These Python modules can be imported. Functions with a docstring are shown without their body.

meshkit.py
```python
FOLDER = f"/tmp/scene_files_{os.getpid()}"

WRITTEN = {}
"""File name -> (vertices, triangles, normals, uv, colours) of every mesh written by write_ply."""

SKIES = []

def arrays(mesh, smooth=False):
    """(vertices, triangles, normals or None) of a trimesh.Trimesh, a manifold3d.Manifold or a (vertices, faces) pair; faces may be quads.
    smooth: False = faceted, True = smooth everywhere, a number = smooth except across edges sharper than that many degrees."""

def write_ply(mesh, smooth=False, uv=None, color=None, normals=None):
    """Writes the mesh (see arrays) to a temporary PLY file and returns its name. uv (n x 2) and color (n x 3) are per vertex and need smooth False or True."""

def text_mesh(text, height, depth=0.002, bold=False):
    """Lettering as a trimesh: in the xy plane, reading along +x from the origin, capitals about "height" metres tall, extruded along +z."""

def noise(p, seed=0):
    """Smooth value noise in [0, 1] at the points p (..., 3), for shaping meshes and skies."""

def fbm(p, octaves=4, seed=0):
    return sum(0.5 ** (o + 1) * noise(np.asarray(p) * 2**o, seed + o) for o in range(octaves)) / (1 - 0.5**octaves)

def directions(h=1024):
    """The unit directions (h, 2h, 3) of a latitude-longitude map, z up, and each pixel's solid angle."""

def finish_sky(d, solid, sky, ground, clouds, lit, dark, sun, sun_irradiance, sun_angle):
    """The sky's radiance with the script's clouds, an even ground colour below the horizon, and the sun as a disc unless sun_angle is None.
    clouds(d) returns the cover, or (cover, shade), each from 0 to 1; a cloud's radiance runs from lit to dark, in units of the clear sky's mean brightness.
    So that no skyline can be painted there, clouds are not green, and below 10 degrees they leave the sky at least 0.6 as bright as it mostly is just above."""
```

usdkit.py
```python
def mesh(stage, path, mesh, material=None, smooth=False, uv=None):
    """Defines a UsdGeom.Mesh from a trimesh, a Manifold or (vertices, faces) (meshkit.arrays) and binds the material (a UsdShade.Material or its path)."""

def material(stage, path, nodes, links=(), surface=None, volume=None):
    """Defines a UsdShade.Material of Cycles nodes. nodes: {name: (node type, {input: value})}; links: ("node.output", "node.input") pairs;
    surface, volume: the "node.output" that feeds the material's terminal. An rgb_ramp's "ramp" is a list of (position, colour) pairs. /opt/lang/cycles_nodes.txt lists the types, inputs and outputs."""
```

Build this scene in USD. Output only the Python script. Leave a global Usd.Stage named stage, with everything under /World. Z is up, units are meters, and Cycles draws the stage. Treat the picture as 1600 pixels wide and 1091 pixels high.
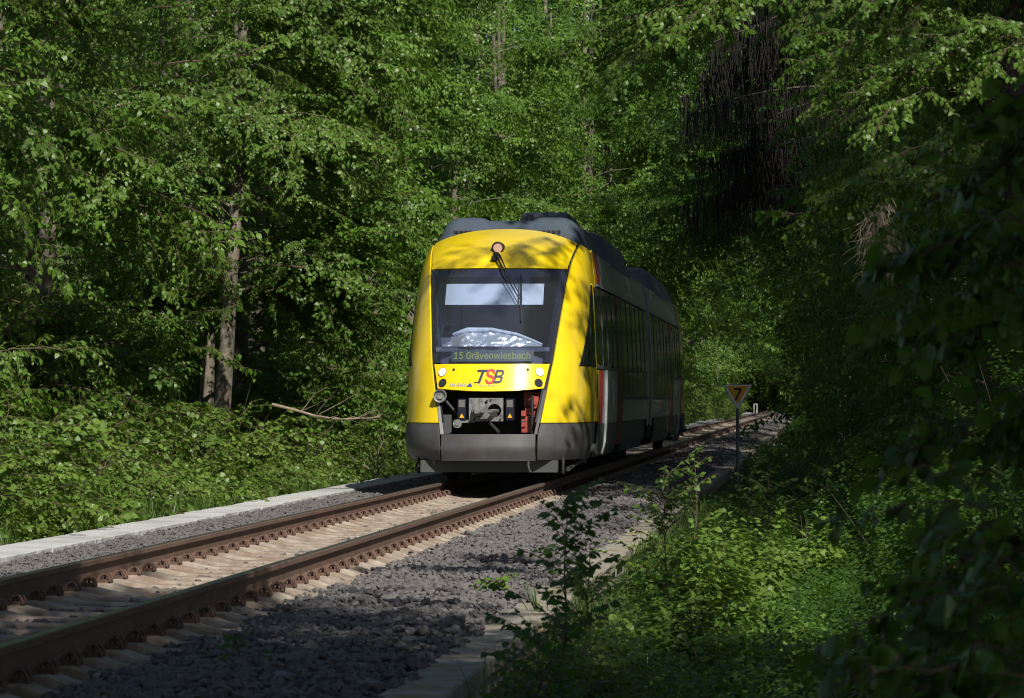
import math, random
import numpy as np, trimesh, usdkit, meshkit
import manifold3d as m3
from pxr import Usd, UsdGeom, UsdLux, UsdShade, Gf, Vt

stage = Usd.Stage.CreateInMemory()
UsdGeom.SetStageUpAxis(stage, 'Z')
UsdGeom.SetStageMetersPerUnit(stage, 1.0)
UsdGeom.Xform.Define(stage, '/World')

# ------------------------------------------------------------------ camera, sky, sun, exposure
# The track runs straight along +y, centre line x = 0, rail tops at z = 0.
CX, CZ = 4.79, 1.22
YAW, PITCH = math.radians(4.89), math.radians(0.81)
FWD = np.array([-math.sin(YAW) * math.cos(PITCH), math.cos(YAW) * math.cos(PITCH), math.sin(PITCH)])
EXPOSURE = 0.28
camera = UsdGeom.Camera.Define(stage, '/World/camera')
camera.CreateHorizontalApertureAttr(36.0)
camera.CreateFocalLengthAttr(126.0)
camera.CreateFStopAttr(9.0)
camera.CreateFocusDistanceAttr(50.0)
camera.CreateExposureAttr(EXPOSURE)
camera.CreateClippingRangeAttr(Gf.Vec2f(0.5, 5000))
eye = Gf.Vec3d(CX, 0, CZ)
camera.AddTransformOp().Set(Gf.Matrix4d().SetLookAt(eye, eye + Gf.Vec3d(*FWD.tolist()), Gf.Vec3d(0, 0, 1)).GetInverse())

SUN_AZ, SUN_EL = math.radians(25), math.radians(41)          # behind the camera, to its right
SUN = np.array([math.sin(SUN_AZ) * math.cos(SUN_EL), -math.cos(SUN_AZ) * math.cos(SUN_EL), math.sin(SUN_EL)])
sun = UsdLux.DistantLight.Define(stage, '/World/sun')
sun.CreateNormalizeAttr(True)
sun.CreateIntensityAttr(1.25)
sun.CreateAngleAttr(0.5)
sun.CreateColorAttr(Gf.Vec3f(1.0, 0.95, 0.86))
sun.AddTransformOp().Set(Gf.Matrix4d().SetLookAt(Gf.Vec3d(0, 0, 0), Gf.Vec3d(*(-SUN).tolist()), Gf.Vec3d(0, 0, 1)).GetInverse())
dome = UsdLux.DomeLight.Define(stage, '/World/sky')
dome.GetPrim().SetCustomDataByKey('kind', 'structure')
sky = usdkit.material(stage, '/World/Looks/sky', {
    's': ('sky_texture', {'sky_type': 'single_scattering', 'sun_disc': False, 'sun_elevation': SUN_EL, 'sun_rotation': math.atan2(SUN[0], SUN[1])}),
    'b': ('background_shader', {'strength': 0.062})}, [('s.color', 'b.color')], surface='b.background')
UsdShade.MaterialBindingAPI.Apply(dome.GetPrim()).Bind(sky)

# ------------------------------------------------------------------ helpers
rng = np.random.default_rng(7)
used = {}


def numbered(path):
    n = used.get(path, -1) + 1
    used[path] = n
    return path if n == 0 else f'{path}_{n:03d}'


def tag(prim, label=None, cat=None, group=None, kind=None):
    for k, v in (('label', label), ('category', cat), ('group', group), ('kind', kind)):
        if v:
            prim.SetCustomDataByKey(k, v)


def thing(name, label=None, cat=None, loc=(0, 0, 0), rz=0, group=None, kind=None, ref=None):
    x = UsdGeom.Xform.Define(stage, numbered('/World/' + name))
    x.AddTranslateOp().Set(Gf.Vec3d(*map(float, loc)))
    if rz:
        x.AddRotateZOp().Set(math.degrees(rz))
    if ref:
        x.GetPrim().GetReferences().AddInternalReference(ref)
        x.GetPrim().SetInstanceable(True)
    tag(x.GetPrim(), label, cat, group, kind)
    return str(x.GetPath())


def part(parent, name, mesh, m, smooth=False, label=None, kind=None):
    p = numbered(f'{parent}/{name}')
    g = usdkit.mesh(stage, p, mesh, m, smooth=smooth)
    g.CreateDoubleSidedAttr(True)
    tag(g.GetPrim(), label, None, None, kind)
    return p


def cat(*ms):
    ms = [x for a in ms for x in (a if isinstance(a, list) else [a])]
    return trimesh.util.concatenate(ms)


def box(x0, x1, y0, y1, z0, z1):
    b = trimesh.creation.box([x1 - x0, y1 - y0, z1 - z0])
    b.apply_translation([(x0 + x1) / 2, (y0 + y1) / 2, (z0 + z1) / 2])
    return b


def rbox(x0, x1, y0, y1, z0, z1, r, seg=8):
    s = m3.Manifold.sphere(r, seg)
    o = m3.Manifold.batch_hull([s.translate([x, y, z]) for x in (x0 + r, x1 - r) for y in (y0 + r, y1 - r) for z in (z0 + r, z1 - r)])
    m = o.to_mesh()
    return trimesh.Trimesh(m.vert_properties[:, :3], m.tri_verts, process=False)


def cyl(a, b, r, sections=12, r2=None):
    a, b = np.asarray(a, float), np.asarray(b, float)
    v, f = tube([a, b], [r, r if r2 is None else r2], sections, True)
    return trimesh.Trimesh(v, f, process=False)


def tube(pts, radii, sides=6, caps=False):
    p = np.asarray(pts, float)
    radii = np.broadcast_to(np.asarray(radii, float), (len(p),))
    t = np.gradient(p, axis=0)
    t /= np.linalg.norm(t, axis=1, keepdims=True) + 1e-12
    ref = np.array([0, 0, 1.0]) if abs(t[0, 2]) < 0.8 else np.array([1.0, 0, 0])
    a = np.cross(t, ref)
    a /= np.linalg.norm(a, axis=1, keepdims=True) + 1e-12
    b = np.cross(t, a)
    ang = np.arange(sides) * 2 * np.pi / sides
    v = p[:, None] + radii[:, None, None] * (np.cos(ang)[None, :, None] * a[:, None] + np.sin(ang)[None, :, None] * b[:, None])
    i, j = np.meshgrid(np.arange(len(p) - 1), np.arange(sides), indexing='ij')
    q = np.stack([i * sides + j, i * sides + (j + 1) % sides, (i + 1) * sides + (j + 1) % sides, (i + 1) * sides + j], -1).reshape(-1, 4)
    f = np.vstack([q[:, [0, 1, 2]], q[:, [0, 2, 3]]])
    v = v.reshape(-1, 3)
    if caps:
        n = len(v)
        v = np.vstack([v, p[0], p[-1]])
        k = np.arange(sides)
        e = (len(p) - 1) * sides
        f = np.vstack([f, np.stack([np.full(sides, n), (k + 1) % sides, k], 1), np.stack([np.full(sides, n + 1), e + k, e + (k + 1) % sides], 1)])
    return v, f


def tmesh(pts, radii, sides=6, caps=True):
    v, f = tube(pts, radii, sides, caps)
    return trimesh.Trimesh(v, f, process=False)


def join(vf):
    n, V, F = 0, [], []
    for v, f in vf:
        V.append(v)
        F.append(f + n)
        n += len(v)
    return np.vstack(V), np.vstack(F)


def lathe(profile, n=20):
    return trimesh.creation.revolve(np.asarray(profile, float), sections=n)


def unit(v):
    v = np.asarray(v, float)
    return v / (np.linalg.norm(v, axis=-1, keepdims=True) + 1e-12)


# ------------------------------------------------------------------ materials
def mat(name, color, rough=0.6, var=0.0, scale=8.0, bump=0.0, bscale=40.0, dirt=None, dirt_scale=3.0, dirt_amt=(0.45, 0.7), **kw):
    nodes = {'p': ('principled_bsdf', {'base_color': color, 'roughness': rough, **kw})}
    links = []
    c = np.asarray(color, float)
    src = None
    if var or dirt is not None or bump:
        nodes['g'] = ('geometry', {})
    if var:
        nodes['n'] = ('noise_texture', {'scale': scale, 'detail': 5.0, 'roughness': 0.6})
        nodes['r'] = ('rgb_ramp', {'ramp': [(0.3, c * (1 - var)), (0.7, np.minimum(c * (1 + var), 1))]})
        links += [('g.position', 'n.vector'), ('n.fac', 'r.fac')]
        src = 'r.color'
    if dirt is not None:
        nodes['dn'] = ('noise_texture', {'scale': dirt_scale, 'detail': 6.0, 'roughness': 0.65})
        nodes['dr'] = ('map_range', {'from_min': dirt_amt[0], 'from_max': dirt_amt[1], 'clamp': True})
        nodes['dm'] = ('mix_color', {'a': color, 'b': dirt})
        links += [('g.position', 'dn.vector'), ('dn.fac', 'dr.value'), ('dr.result', 'dm.fac')]
        if src:
            links.append((src, 'dm.a'))
        src = 'dm.result'
    if src:
        links.append((src, 'p.base_color'))
    if bump:
        nodes['bn'] = ('noise_texture', {'scale': bscale, 'detail': 4.0})
        nodes['bp'] = ('bump', {'strength': 0.6, 'distance': bump})
        links += [('g.position', 'bn.vector'), ('bn.fac', 'bp.height'), ('bp.normal', 'p.normal')]
    return usdkit.material(stage, '/World/Looks/' + name, nodes, links, surface='p.BSDF')


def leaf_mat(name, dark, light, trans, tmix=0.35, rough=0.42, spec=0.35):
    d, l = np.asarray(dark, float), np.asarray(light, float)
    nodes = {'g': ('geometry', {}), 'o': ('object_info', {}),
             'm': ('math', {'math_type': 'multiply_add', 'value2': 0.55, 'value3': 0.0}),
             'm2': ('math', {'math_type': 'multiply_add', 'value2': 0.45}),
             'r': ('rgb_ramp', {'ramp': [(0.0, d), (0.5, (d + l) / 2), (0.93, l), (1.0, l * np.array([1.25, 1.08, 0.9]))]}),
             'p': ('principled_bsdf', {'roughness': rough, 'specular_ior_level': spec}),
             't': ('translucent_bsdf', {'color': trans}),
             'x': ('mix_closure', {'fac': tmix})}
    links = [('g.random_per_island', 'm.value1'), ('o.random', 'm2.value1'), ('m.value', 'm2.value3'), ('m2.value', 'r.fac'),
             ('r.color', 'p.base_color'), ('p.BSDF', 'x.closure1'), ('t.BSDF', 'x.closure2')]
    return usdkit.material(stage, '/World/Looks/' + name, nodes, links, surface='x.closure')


M = dict(
    yellow=mat('yellow_paint', (0.84, 0.61, 0.008), 0.26, dirt=(0.55, 0.41, 0.03), dirt_scale=1.7, dirt_amt=(0.5, 0.85), coat_weight=0.6, coat_roughness=0.08),
    silver=mat('silver_paint', (0.30, 0.32, 0.32), 0.35, var=0.08, scale=2.0, coat_weight=0.3),
    red=mat('red_paint', (0.30, 0.03, 0.025), 0.4),
    door=mat('door_paint', (0.16, 0.03, 0.03), 0.4),
    skirt=mat('skirt_paint', (0.065, 0.068, 0.068), 0.45, var=0.15, scale=3.0),
    bumper=mat('bumper_plastic', (0.072, 0.072, 0.076), 0.5, var=0.12, scale=5.0, dirt=(0.055, 0.046, 0.040), dirt_scale=2.2, dirt_amt=(0.46, 0.70)),
    black=mat('black_rubber', (0.012, 0.012, 0.013), 0.6),
    frit=mat('black_glass_edge', (0.012, 0.014, 0.028), 0.15),
    dark=mat('underframe_black', (0.018, 0.017, 0.016), 0.75, var=0.3, scale=12.0),
    roofgrey=mat('roof_fairing_grey', (0.052, 0.072, 0.098), 0.55, var=0.1, scale=3.0, dirt=(0.06, 0.075, 0.09), dirt_scale=2.0),
    roof=mat('roof_sheet_grey', (0.18, 0.19, 0.2), 0.5, var=0.1),
    steel=mat('coupler_steel', (0.24, 0.24, 0.24), 0.45, var=0.25, scale=25.0, dirt=(0.06, 0.05, 0.045), dirt_scale=9.0, metallic=0.3),
    bare=mat('worn_steel', (0.35, 0.34, 0.33), 0.3, metallic=0.8),
    hydro=mat('red_hydraulic_paint', (0.34, 0.06, 0.045), 0.5, var=0.3, scale=10.0),
    bellows=mat('bellows_grey', (0.16, 0.165, 0.17), 0.6),
    winglass=mat('side_window_tint', (0.012, 0.014, 0.013), 0.06, specular_ior_level=0.6),
    cab=mat('cab_interior_navy', (0.070, 0.080, 0.140), 0.7),
    blind=mat('roller_blind', (0.52, 0.60, 0.72), 0.8, var=0.05, scale=6.0),
    foil=mat('silver_sunshade_foil', (0.78, 0.82, 0.88), 0.42, metallic=0.8, bump=0.008, bscale=60.0),
    board=mat('display_board', (0.035, 0.06, 0.08), 0.5),
    white=mat('white_paint', (0.75, 0.75, 0.74), 0.5),
    greytxt=mat('grey_lettering', (0.30, 0.31, 0.30), 0.5),
    navy=mat('navy_lettering', (0.018, 0.022, 0.045), 0.4),
    logored=mat('red_lettering', (0.55, 0.03, 0.03), 0.4),
    blue=mat('blue_lettering', (0.02, 0.05, 0.25), 0.4),
    lampdark=mat('dark_lamp_lens', (0.03, 0.035, 0.04), 0.08),
    rail=mat('rusty_rail', (0.15, 0.088, 0.062), 0.75, var=0.2, scale=6.0, bump=0.002, bscale=90.0, dirt=(0.10, 0.07, 0.055), dirt_scale=1.2),
    railtop=mat('worn_rail_head', (0.20, 0.20, 0.19), 0.32, metallic=0.85),
    clip=mat('rusty_clip', (0.105, 0.06, 0.042), 0.75, var=0.3, scale=30.0),
    sleeper=mat('sleeper_concrete', (0.31, 0.265, 0.215), 0.9, var=0.25, scale=9.0, bump=0.006, bscale=60.0, dirt=(0.20, 0.145, 0.105), dirt_scale=4.0, dirt_amt=(0.40, 0.62)),
    ballastbed=mat('ballast_bed_stone', (0.17, 0.155, 0.155), 0.95, var=0.5, scale=28.0, bump=0.03, bscale=22.0),
    lid=mat('pale_concrete_lid', (0.46, 0.46, 0.46), 0.9, var=0.12, scale=3.0, bump=0.003, bscale=50.0, dirt=(0.30, 0.30, 0.28), dirt_scale=1.2),
    oldlid=mat('mossy_concrete_lid', (0.27, 0.25, 0.21), 0.95, var=0.2, scale=5.0, bump=0.004, bscale=40.0, dirt=(0.20, 0.15, 0.045), dirt_scale=3.5, dirt_amt=(0.48, 0.66)),
    soil=mat('forest_soil', (0.055, 0.042, 0.028), 1.0, var=0.4, scale=3.0, bump=0.05, bscale=9.0, dirt=(0.035, 0.05, 0.015), dirt_scale=0.7),
    bark=mat('beech_bark', (0.165, 0.135, 0.108), 0.9, var=0.35, scale=7.0, bump=0.02, bscale=18.0, dirt=(0.075, 0.072, 0.045), dirt_scale=3.0, dirt_amt=(0.42, 0.62)),
    darkbark=mat('dark_bark', (0.075, 0.062, 0.05), 0.95, var=0.35, scale=7.0, bump=0.015, bscale=25.0),
    twig=mat('twig_bark', (0.085, 0.06, 0.042), 0.9),
    dead=mat('dead_wood', (0.24, 0.19, 0.14), 0.9, var=0.25, scale=10.0),
    deadtwig=mat('dead_spruce_twig', (0.017, 0.013, 0.010), 0.95),
    signblack=mat('sign_black', (0.015, 0.015, 0.015), 0.5),
    signyellow=mat('sign_orange_yellow', (0.78, 0.40, 0.012), 0.5),
    post=mat('grey_post', (0.16, 0.165, 0.17), 0.5, metallic=0.4),
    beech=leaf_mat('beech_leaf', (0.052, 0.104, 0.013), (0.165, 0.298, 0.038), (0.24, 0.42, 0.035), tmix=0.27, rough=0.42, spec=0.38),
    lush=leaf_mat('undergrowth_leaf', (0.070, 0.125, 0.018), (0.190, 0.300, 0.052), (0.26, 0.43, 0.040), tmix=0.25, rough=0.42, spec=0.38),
    maple=leaf_mat('maple_leaf', (0.036, 0.080, 0.018), (0.078, 0.150, 0.030), (0.14, 0.27, 0.035)),
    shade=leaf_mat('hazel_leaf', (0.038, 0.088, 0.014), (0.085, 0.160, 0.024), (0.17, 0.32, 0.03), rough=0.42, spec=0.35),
    grass=leaf_mat('grass_blade', (0.060, 0.105, 0.020), (0.12, 0.19, 0.045), (0.16, 0.26, 0.05), tmix=0.25),
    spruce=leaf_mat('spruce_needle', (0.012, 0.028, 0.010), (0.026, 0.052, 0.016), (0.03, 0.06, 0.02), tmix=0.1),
)
M['pane'] = usdkit.material(stage, '/World/Looks/windscreen_glass', {
    't': ('transparent_bsdf', {'color': (0.80, 0.84, 0.92)}), 'g': ('glossy_bsdf', {'color': (0.9, 0.95, 1.0), 'roughness': 0.03}),
    'du': ('diffuse_bsdf', {'color': (0.42, 0.45, 0.55)}), 'dm': ('mix_closure', {'fac': 0.045}), 'w': ('layer_weight', {'blend': 0.5}), 'p': ('math', {'math_type': 'power', 'value2': 4.0}), 'a': ('math', {'math_type': 'multiply_add', 'value2': 0.85, 'value3': 0.15}), 'm': ('mix_closure', {})},
    [('w.facing', 'p.value1'), ('p.value', 'a.value1'), ('a.value', 'm.fac'), ('t.BSDF', 'dm.closure1'), ('du.BSDF', 'dm.closure2'), ('dm.closure', 'm.closure1'), ('g.BSDF', 'm.closure2')], surface='m.closure')


def emit(name, color, strength, base=(0.5, 0.5, 0.5)):
    return usdkit.material(stage, '/World/Looks/' + name, {'p': ('principled_bsdf', {'base_color': base, 'roughness': 0.3, 'emission_color': color, 'emission_strength': strength})}, [], surface='p.BSDF')


M['headlight'] = emit('headlight_lens', (1.0, 0.93, 0.88), 0.75)
M['toplamp'] = emit('top_lamp_lens', (1.0, 0.62, 0.42), 0.35, (0.35, 0.2, 0.15))
M['led'] = emit('display_letters', (0.55, 0.62, 0.12), 0.28, (0.1, 0.1, 0.05))
M['stone'] = usdkit.material(stage, '/World/Looks/ballast_stone', {
    'g': ('geometry', {}), 'n': ('noise_texture', {'scale': 30.0, 'detail': 4.0}),
    'r': ('rgb_ramp', {'ramp': [(0.0, (0.115, 0.108, 0.11)), (0.40, (0.20, 0.188, 0.185)), (0.72, (0.27, 0.252, 0.245)), (0.86, (0.30, 0.225, 0.165)), (0.97, (0.29, 0.275, 0.265)), (1.0, (0.42, 0.39, 0.36))]}),
    'm': ('mix_color', {'blend_type': 'multiply', 'fac': 0.6}), 'r2': ('rgb_ramp', {'ramp': [(0.3, (0.6, 0.6, 0.6)), (0.7, (1.25, 1.2, 1.15))]}),
    'p': ('principled_bsdf', {'roughness': 0.9})},
    [('g.position', 'n.vector'), ('g.random_per_island', 'r.fac'), ('n.fac', 'r2.fac'), ('r.color', 'm.a'), ('r2.color', 'm.b'), ('m.result', 'p.base_color')], surface='p.BSDF')


# ------------------------------------------------------------------ projecting (only to decide where real things stand)
RIGHT = np.array([math.cos(YAW), math.sin(YAW), 0])
UPV = np.cross(RIGHT, FWD)


def project(p):
    q = np.atleast_2d(p) - np.array([CX, 0, CZ])
    d = q @ FWD
    return 800 + 5600 * (q @ RIGHT) / d, 545.5 - 5600 * (q @ UPV) / d, d


# ------------------------------------------------------------------ ground
def ground_z(x, y):
    x, y = np.asarray(x, float), np.asarray(y, float)
    left = np.interp(-x, [2.3, 3.2, 4.5, 8, 20, 60], [-0.50, -0.42, -0.28, -0.1, 0.9, 3.0])
    right = np.interp(x, [2.3, 2.9, 3.6, 5.0, 8, 14, 60], [-0.50, -0.50, -0.85, -0.95, -0.6, 0.3, 2.5])
    z = np.where(x < 0, left, right)
    n = meshkit.noise(np.stack([x * 0.5, y * 0.5, x * 0], -1), 3) - 0.5
    n2 = meshkit.noise(np.stack([x * 1.9, y * 1.9, x * 0], -1), 4) - 0.5
    off = np.clip((np.abs(x) - 2.7) / 2, 0, 1)
    return z + off * (0.35 * n + 0.12 * n2) + np.maximum(0, y - 420) * 0.03


xs_ = np.unique(np.round(np.concatenate([np.linspace(-900, -60, 12), np.linspace(-60, -12, 25), np.linspace(-12, 14, 66), np.linspace(14, 60, 22), np.linspace(60, 900, 12)]), 3))
ys_ = np.unique(np.round(np.concatenate([np.linspace(-900, -30, 10), np.linspace(-30, 10, 12), np.linspace(10, 120, 200), np.linspace(120, 520, 120), np.linspace(520, 2500, 10)]), 3))
gx, gy = np.meshgrid(xs_, ys_, indexing='ij')
gv = np.stack([gx, gy, ground_z(gx, gy)], -1).reshape(-1, 3)
i, j = np.meshgrid(np.arange(len(xs_) - 1), np.arange(len(ys_) - 1), indexing='ij')
w_ = len(ys_)
gf = np.stack([i * w_ + j, (i + 1) * w_ + j, (i + 1) * w_ + j + 1, i * w_ + j + 1], -1).reshape(-1, 4)
g = usdkit.mesh(stage, '/World/ground', (gv, gf), M['soil'], smooth=True)
tag(g.GetPrim(), kind='structure')

Y0T, Y1T = -6.0, 405.0


def bed_z(x):
    return np.interp(x, [-2.75, -2.57, -1.7, -1.3, -1.05, -0.5, 0.5, 1.05, 1.3, 1.9, 2.3, 2.5, 2.6], [-0.48, -0.265, -0.245, -0.24, -0.262, -0.272, -0.272, -0.262, -0.22, -0.22, -0.27, -0.33, -0.8])


bx = np.array([-2.75, -2.57, -1.7, -1.3, -1.05, -0.5, 0.5, 1.05, 1.3, 1.6, 1.9, 2.3, 2.5, 2.6])
by = np.linspace(Y0T, Y1T, 300)
gx, gy = np.meshgrid(bx, by, indexing='ij')
bv = np.stack([gx, gy, bed_z(gx)], -1).reshape(-1, 3)
i, j = np.meshgrid(np.arange(len(bx) - 1), np.arange(len(by) - 1), indexing='ij')
w_ = len(by)
bf = np.stack([i * w_ + j, (i + 1) * w_ + j, (i + 1) * w_ + j + 1, i * w_ + j + 1], -1).reshape(-1, 4)
g = usdkit.mesh(stage, '/World/track_bed', (bv, bf), M['ballastbed'])
tag(g.GetPrim(), kind='structure')

# loose stones: patches of about 25 stones, each a proper angular lump
def stone(r, rs):
    p = rs.normal(size=(11, 3))
    p = unit(p) * rs.uniform(0.75, 1.1, (11, 1)) * r * np.array([1.15, 0.95, 0.75]) * rs.uniform(0.8, 1.25, 3)
    h = trimesh.convex.convex_hull(p)
    return np.array(h.vertices), np.array(h.faces)


def instancer(path, protos, pos, idx, quat, scale, kind='stuff'):
    """protos: prim paths. quat: (n, 4) real first."""
    pi = UsdGeom.PointInstancer.Define(stage, path)
    pi.CreatePrototypesRel().SetTargets(protos)
    pi.CreatePositionsAttr(Vt.Vec3fArray.FromNumpy(np.asarray(pos, np.float32)))
    pi.CreateProtoIndicesAttr(Vt.IntArray.FromNumpy(np.asarray(idx, np.int32)))
    pi.CreateOrientationsAttr(Vt.QuathArray([Gf.Quath(*map(float, a)) for a in quat]))
    s = np.asarray(scale, np.float32)
    s = np.repeat(s[:, None], 3, 1) if s.ndim == 1 else s
    pi.CreateScalesAttr(Vt.Vec3fArray.FromNumpy(np.ascontiguousarray(s)))
    tag(pi.GetPrim(), kind=kind)
    return pi


def qmul(a, b):
    w1, x1, y1, z1 = a.T
    w2, x2, y2, z2 = b.T
    return np.stack([w1*w2-x1*x2-y1*y2-z1*z2, w1*x2+x1*w2+y1*z2-z1*y2, w1*y2-x1*z2+y1*w2+z1*x2, w1*z2+x1*y2-y1*x2+z1*w2], 1)


def qaxis(axis, ang):
    ang = np.atleast_1d(np.asarray(ang, float))
    q = np.zeros((len(ang), 4))
    q[:, 0] = np.cos(ang / 2)
    q[:, 1 + 'xyz'.index(axis)] = np.sin(ang / 2)
    return q


rs = np.random.default_rng(11)
pos, idx, yaw, sc = [], [], [], []
for x0, x1, y0, y1, dens in ((-2.56, -0.86, 16, 62, 46), (-0.62, 0.62, 14, 54, 26), (0.88, 2.52, 14, 62, 30), (-2.45, -0.86, 62, 160, 9), (0.88, 2.5, 62, 170, 10), (-0.62, 0.62, 54, 160, 5), (2.3, 2.9, 14, 40, 6)):
    n = int((x1 - x0) * (y1 - y0) * dens)
    px, py = rs.uniform(x0, x1, n), rs.uniform(y0, y1, n)
    ph = (py / 0.6) % 1.0
    keep = np.where((np.abs(px) < 1.28), (np.abs(ph - 0.5) < 0.30) | (rs.random(n) < 0.22), True)
    px, py, ph = px[keep], py[keep], ph[keep]
    pz = bed_z(px) + np.where((np.abs(px) < 1.15), -0.005, 0.008) + rs.uniform(-0.012, 0.012, len(px))
    pos.append(np.stack([px, py, pz], 1))
pos = np.vstack(pos)
n = len(pos)
bal = '/World/ballast'
UsdGeom.PointInstancer.Define(stage, bal)
protos = []
for k in range(8):
    parts_ = []
    for _ in range(15):
        v, f = stone(rs.choice([0.018, 0.024, 0.030, 0.036], p=[0.25, 0.35, 0.28, 0.12]), rs)
        a = rs.uniform(0, 2 * np.pi)
        r = 0.15 * math.sqrt(rs.random())
        parts_.append((v + [r * math.cos(a), r * math.sin(a), rs.uniform(0.0, 0.022)], f))
    p = f'{bal}/stones_{k:03d}'
    usdkit.mesh(stage, p, join(parts_), M['stone'])
    protos.append(p)
instancer(bal, protos, pos, rs.integers(0, 8, n), qmul(qaxis('z', rs.uniform(0, 6.28, n)), qaxis('x', rs.normal(0, 0.12, n))), np.where(pos[:, 0] < -0.9, 0.72, 1.0) * rs.uniform(0.85, 1.2, n))

# ------------------------------------------------------------------ track: rails, sleepers, cable troughs
def rail_profile():
    r = [(-0.036, -0.004), (-0.030, 0.0), (0.030, 0.0), (0.036, -0.004), (0.036, -0.038), (0.009, -0.050), (0.008, -0.135), (0.022, -0.150), (0.075, -0.161), (0.075, -0.172)]
    l = [(-x, z) for x, z in r[::-1] if x > 0]
    return r + l[:-1][:len(l)]


prof = [(-0.030, 0.0), (0.030, 0.0), (0.036, -0.006), (0.036, -0.038), (0.009, -0.050), (0.008, -0.135), (0.022, -0.150), (0.075, -0.161), (0.075, -0.172),
        (-0.075, -0.172), (-0.075, -0.161), (-0.022, -0.150), (-0.008, -0.135), (-0.009, -0.050), (-0.036, -0.038), (-0.036, -0.006)]
for side, lab in ((-1, 'rusty left steel rail running beside the pale concrete slabs'), (1, 'rusty right steel rail running nearest the dark shrubs')):
    t = thing('rail', lab, 'rail', (side * 0.7535, 0, 0))
    ring = np.array(prof)
    ysr = np.linspace(Y0T, Y1T, 60)
    v = np.concatenate([np.stack([ring[:, 0], np.full(len(ring), y), ring[:, 1]], 1) for y in ysr])
    k = len(ring)
    a, b = np.meshgrid(np.arange(len(ysr) - 1), np.arange(1, k), indexing='ij')
    q = np.stack([a * k + b, a * k + (b + 1) % k, (a + 1) * k + (b + 1) % k, (a + 1) * k + b], -1).reshape(-1, 4)
    part(t, 'rail_body', (v, q[:, ::-1]), M['rail'])
    part(t, 'running_surface', box(-0.031, 0.031, Y0T, Y1T, -0.006, 0.0015), M['railtop'])

# one sleeper: concrete beam with raised rail seats, four sprung clips with bolts
sx = np.array([-1.30, -1.28, -1.02, -0.90, -0.62, -0.42, 0.0, 0.42, 0.62, 0.90, 1.02, 1.28, 1.30])
sz = np.array([-0.240, -0.226, -0.215, -0.174, -0.174, -0.216, -0.228, -0.216, -0.174, -0.174, -0.215, -0.226, -0.240])
sw = np.array([0.09, 0.10, 0.105, 0.115, 0.115, 0.09, 0.085, 0.09, 0.115, 0.115, 0.105, 0.10, 0.09])
sv = np.concatenate([[(x, -w - 0.03, -0.36), (x, -w, z - 0.012), (x, -w + 0.02, z), (x, w - 0.02, z), (x, w, z - 0.012), (x, w + 0.03, -0.36)] for x, z, w in zip(sx, sz, sw)])
sf = []
for a in range(len(sx) - 1):
    for b in range(6):
        sf.append([a * 6 + b, a * 6 + (b + 1) % 6, (a + 1) * 6 + (b + 1) % 6, (a + 1) * 6 + b])
sf += [[0, 1, 2, 5], [2, 3, 4, 5], [72, 77, 74, 73], [74, 77, 76, 75]]
beam = (sv, np.array(sf)[:, ::-1])


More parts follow.
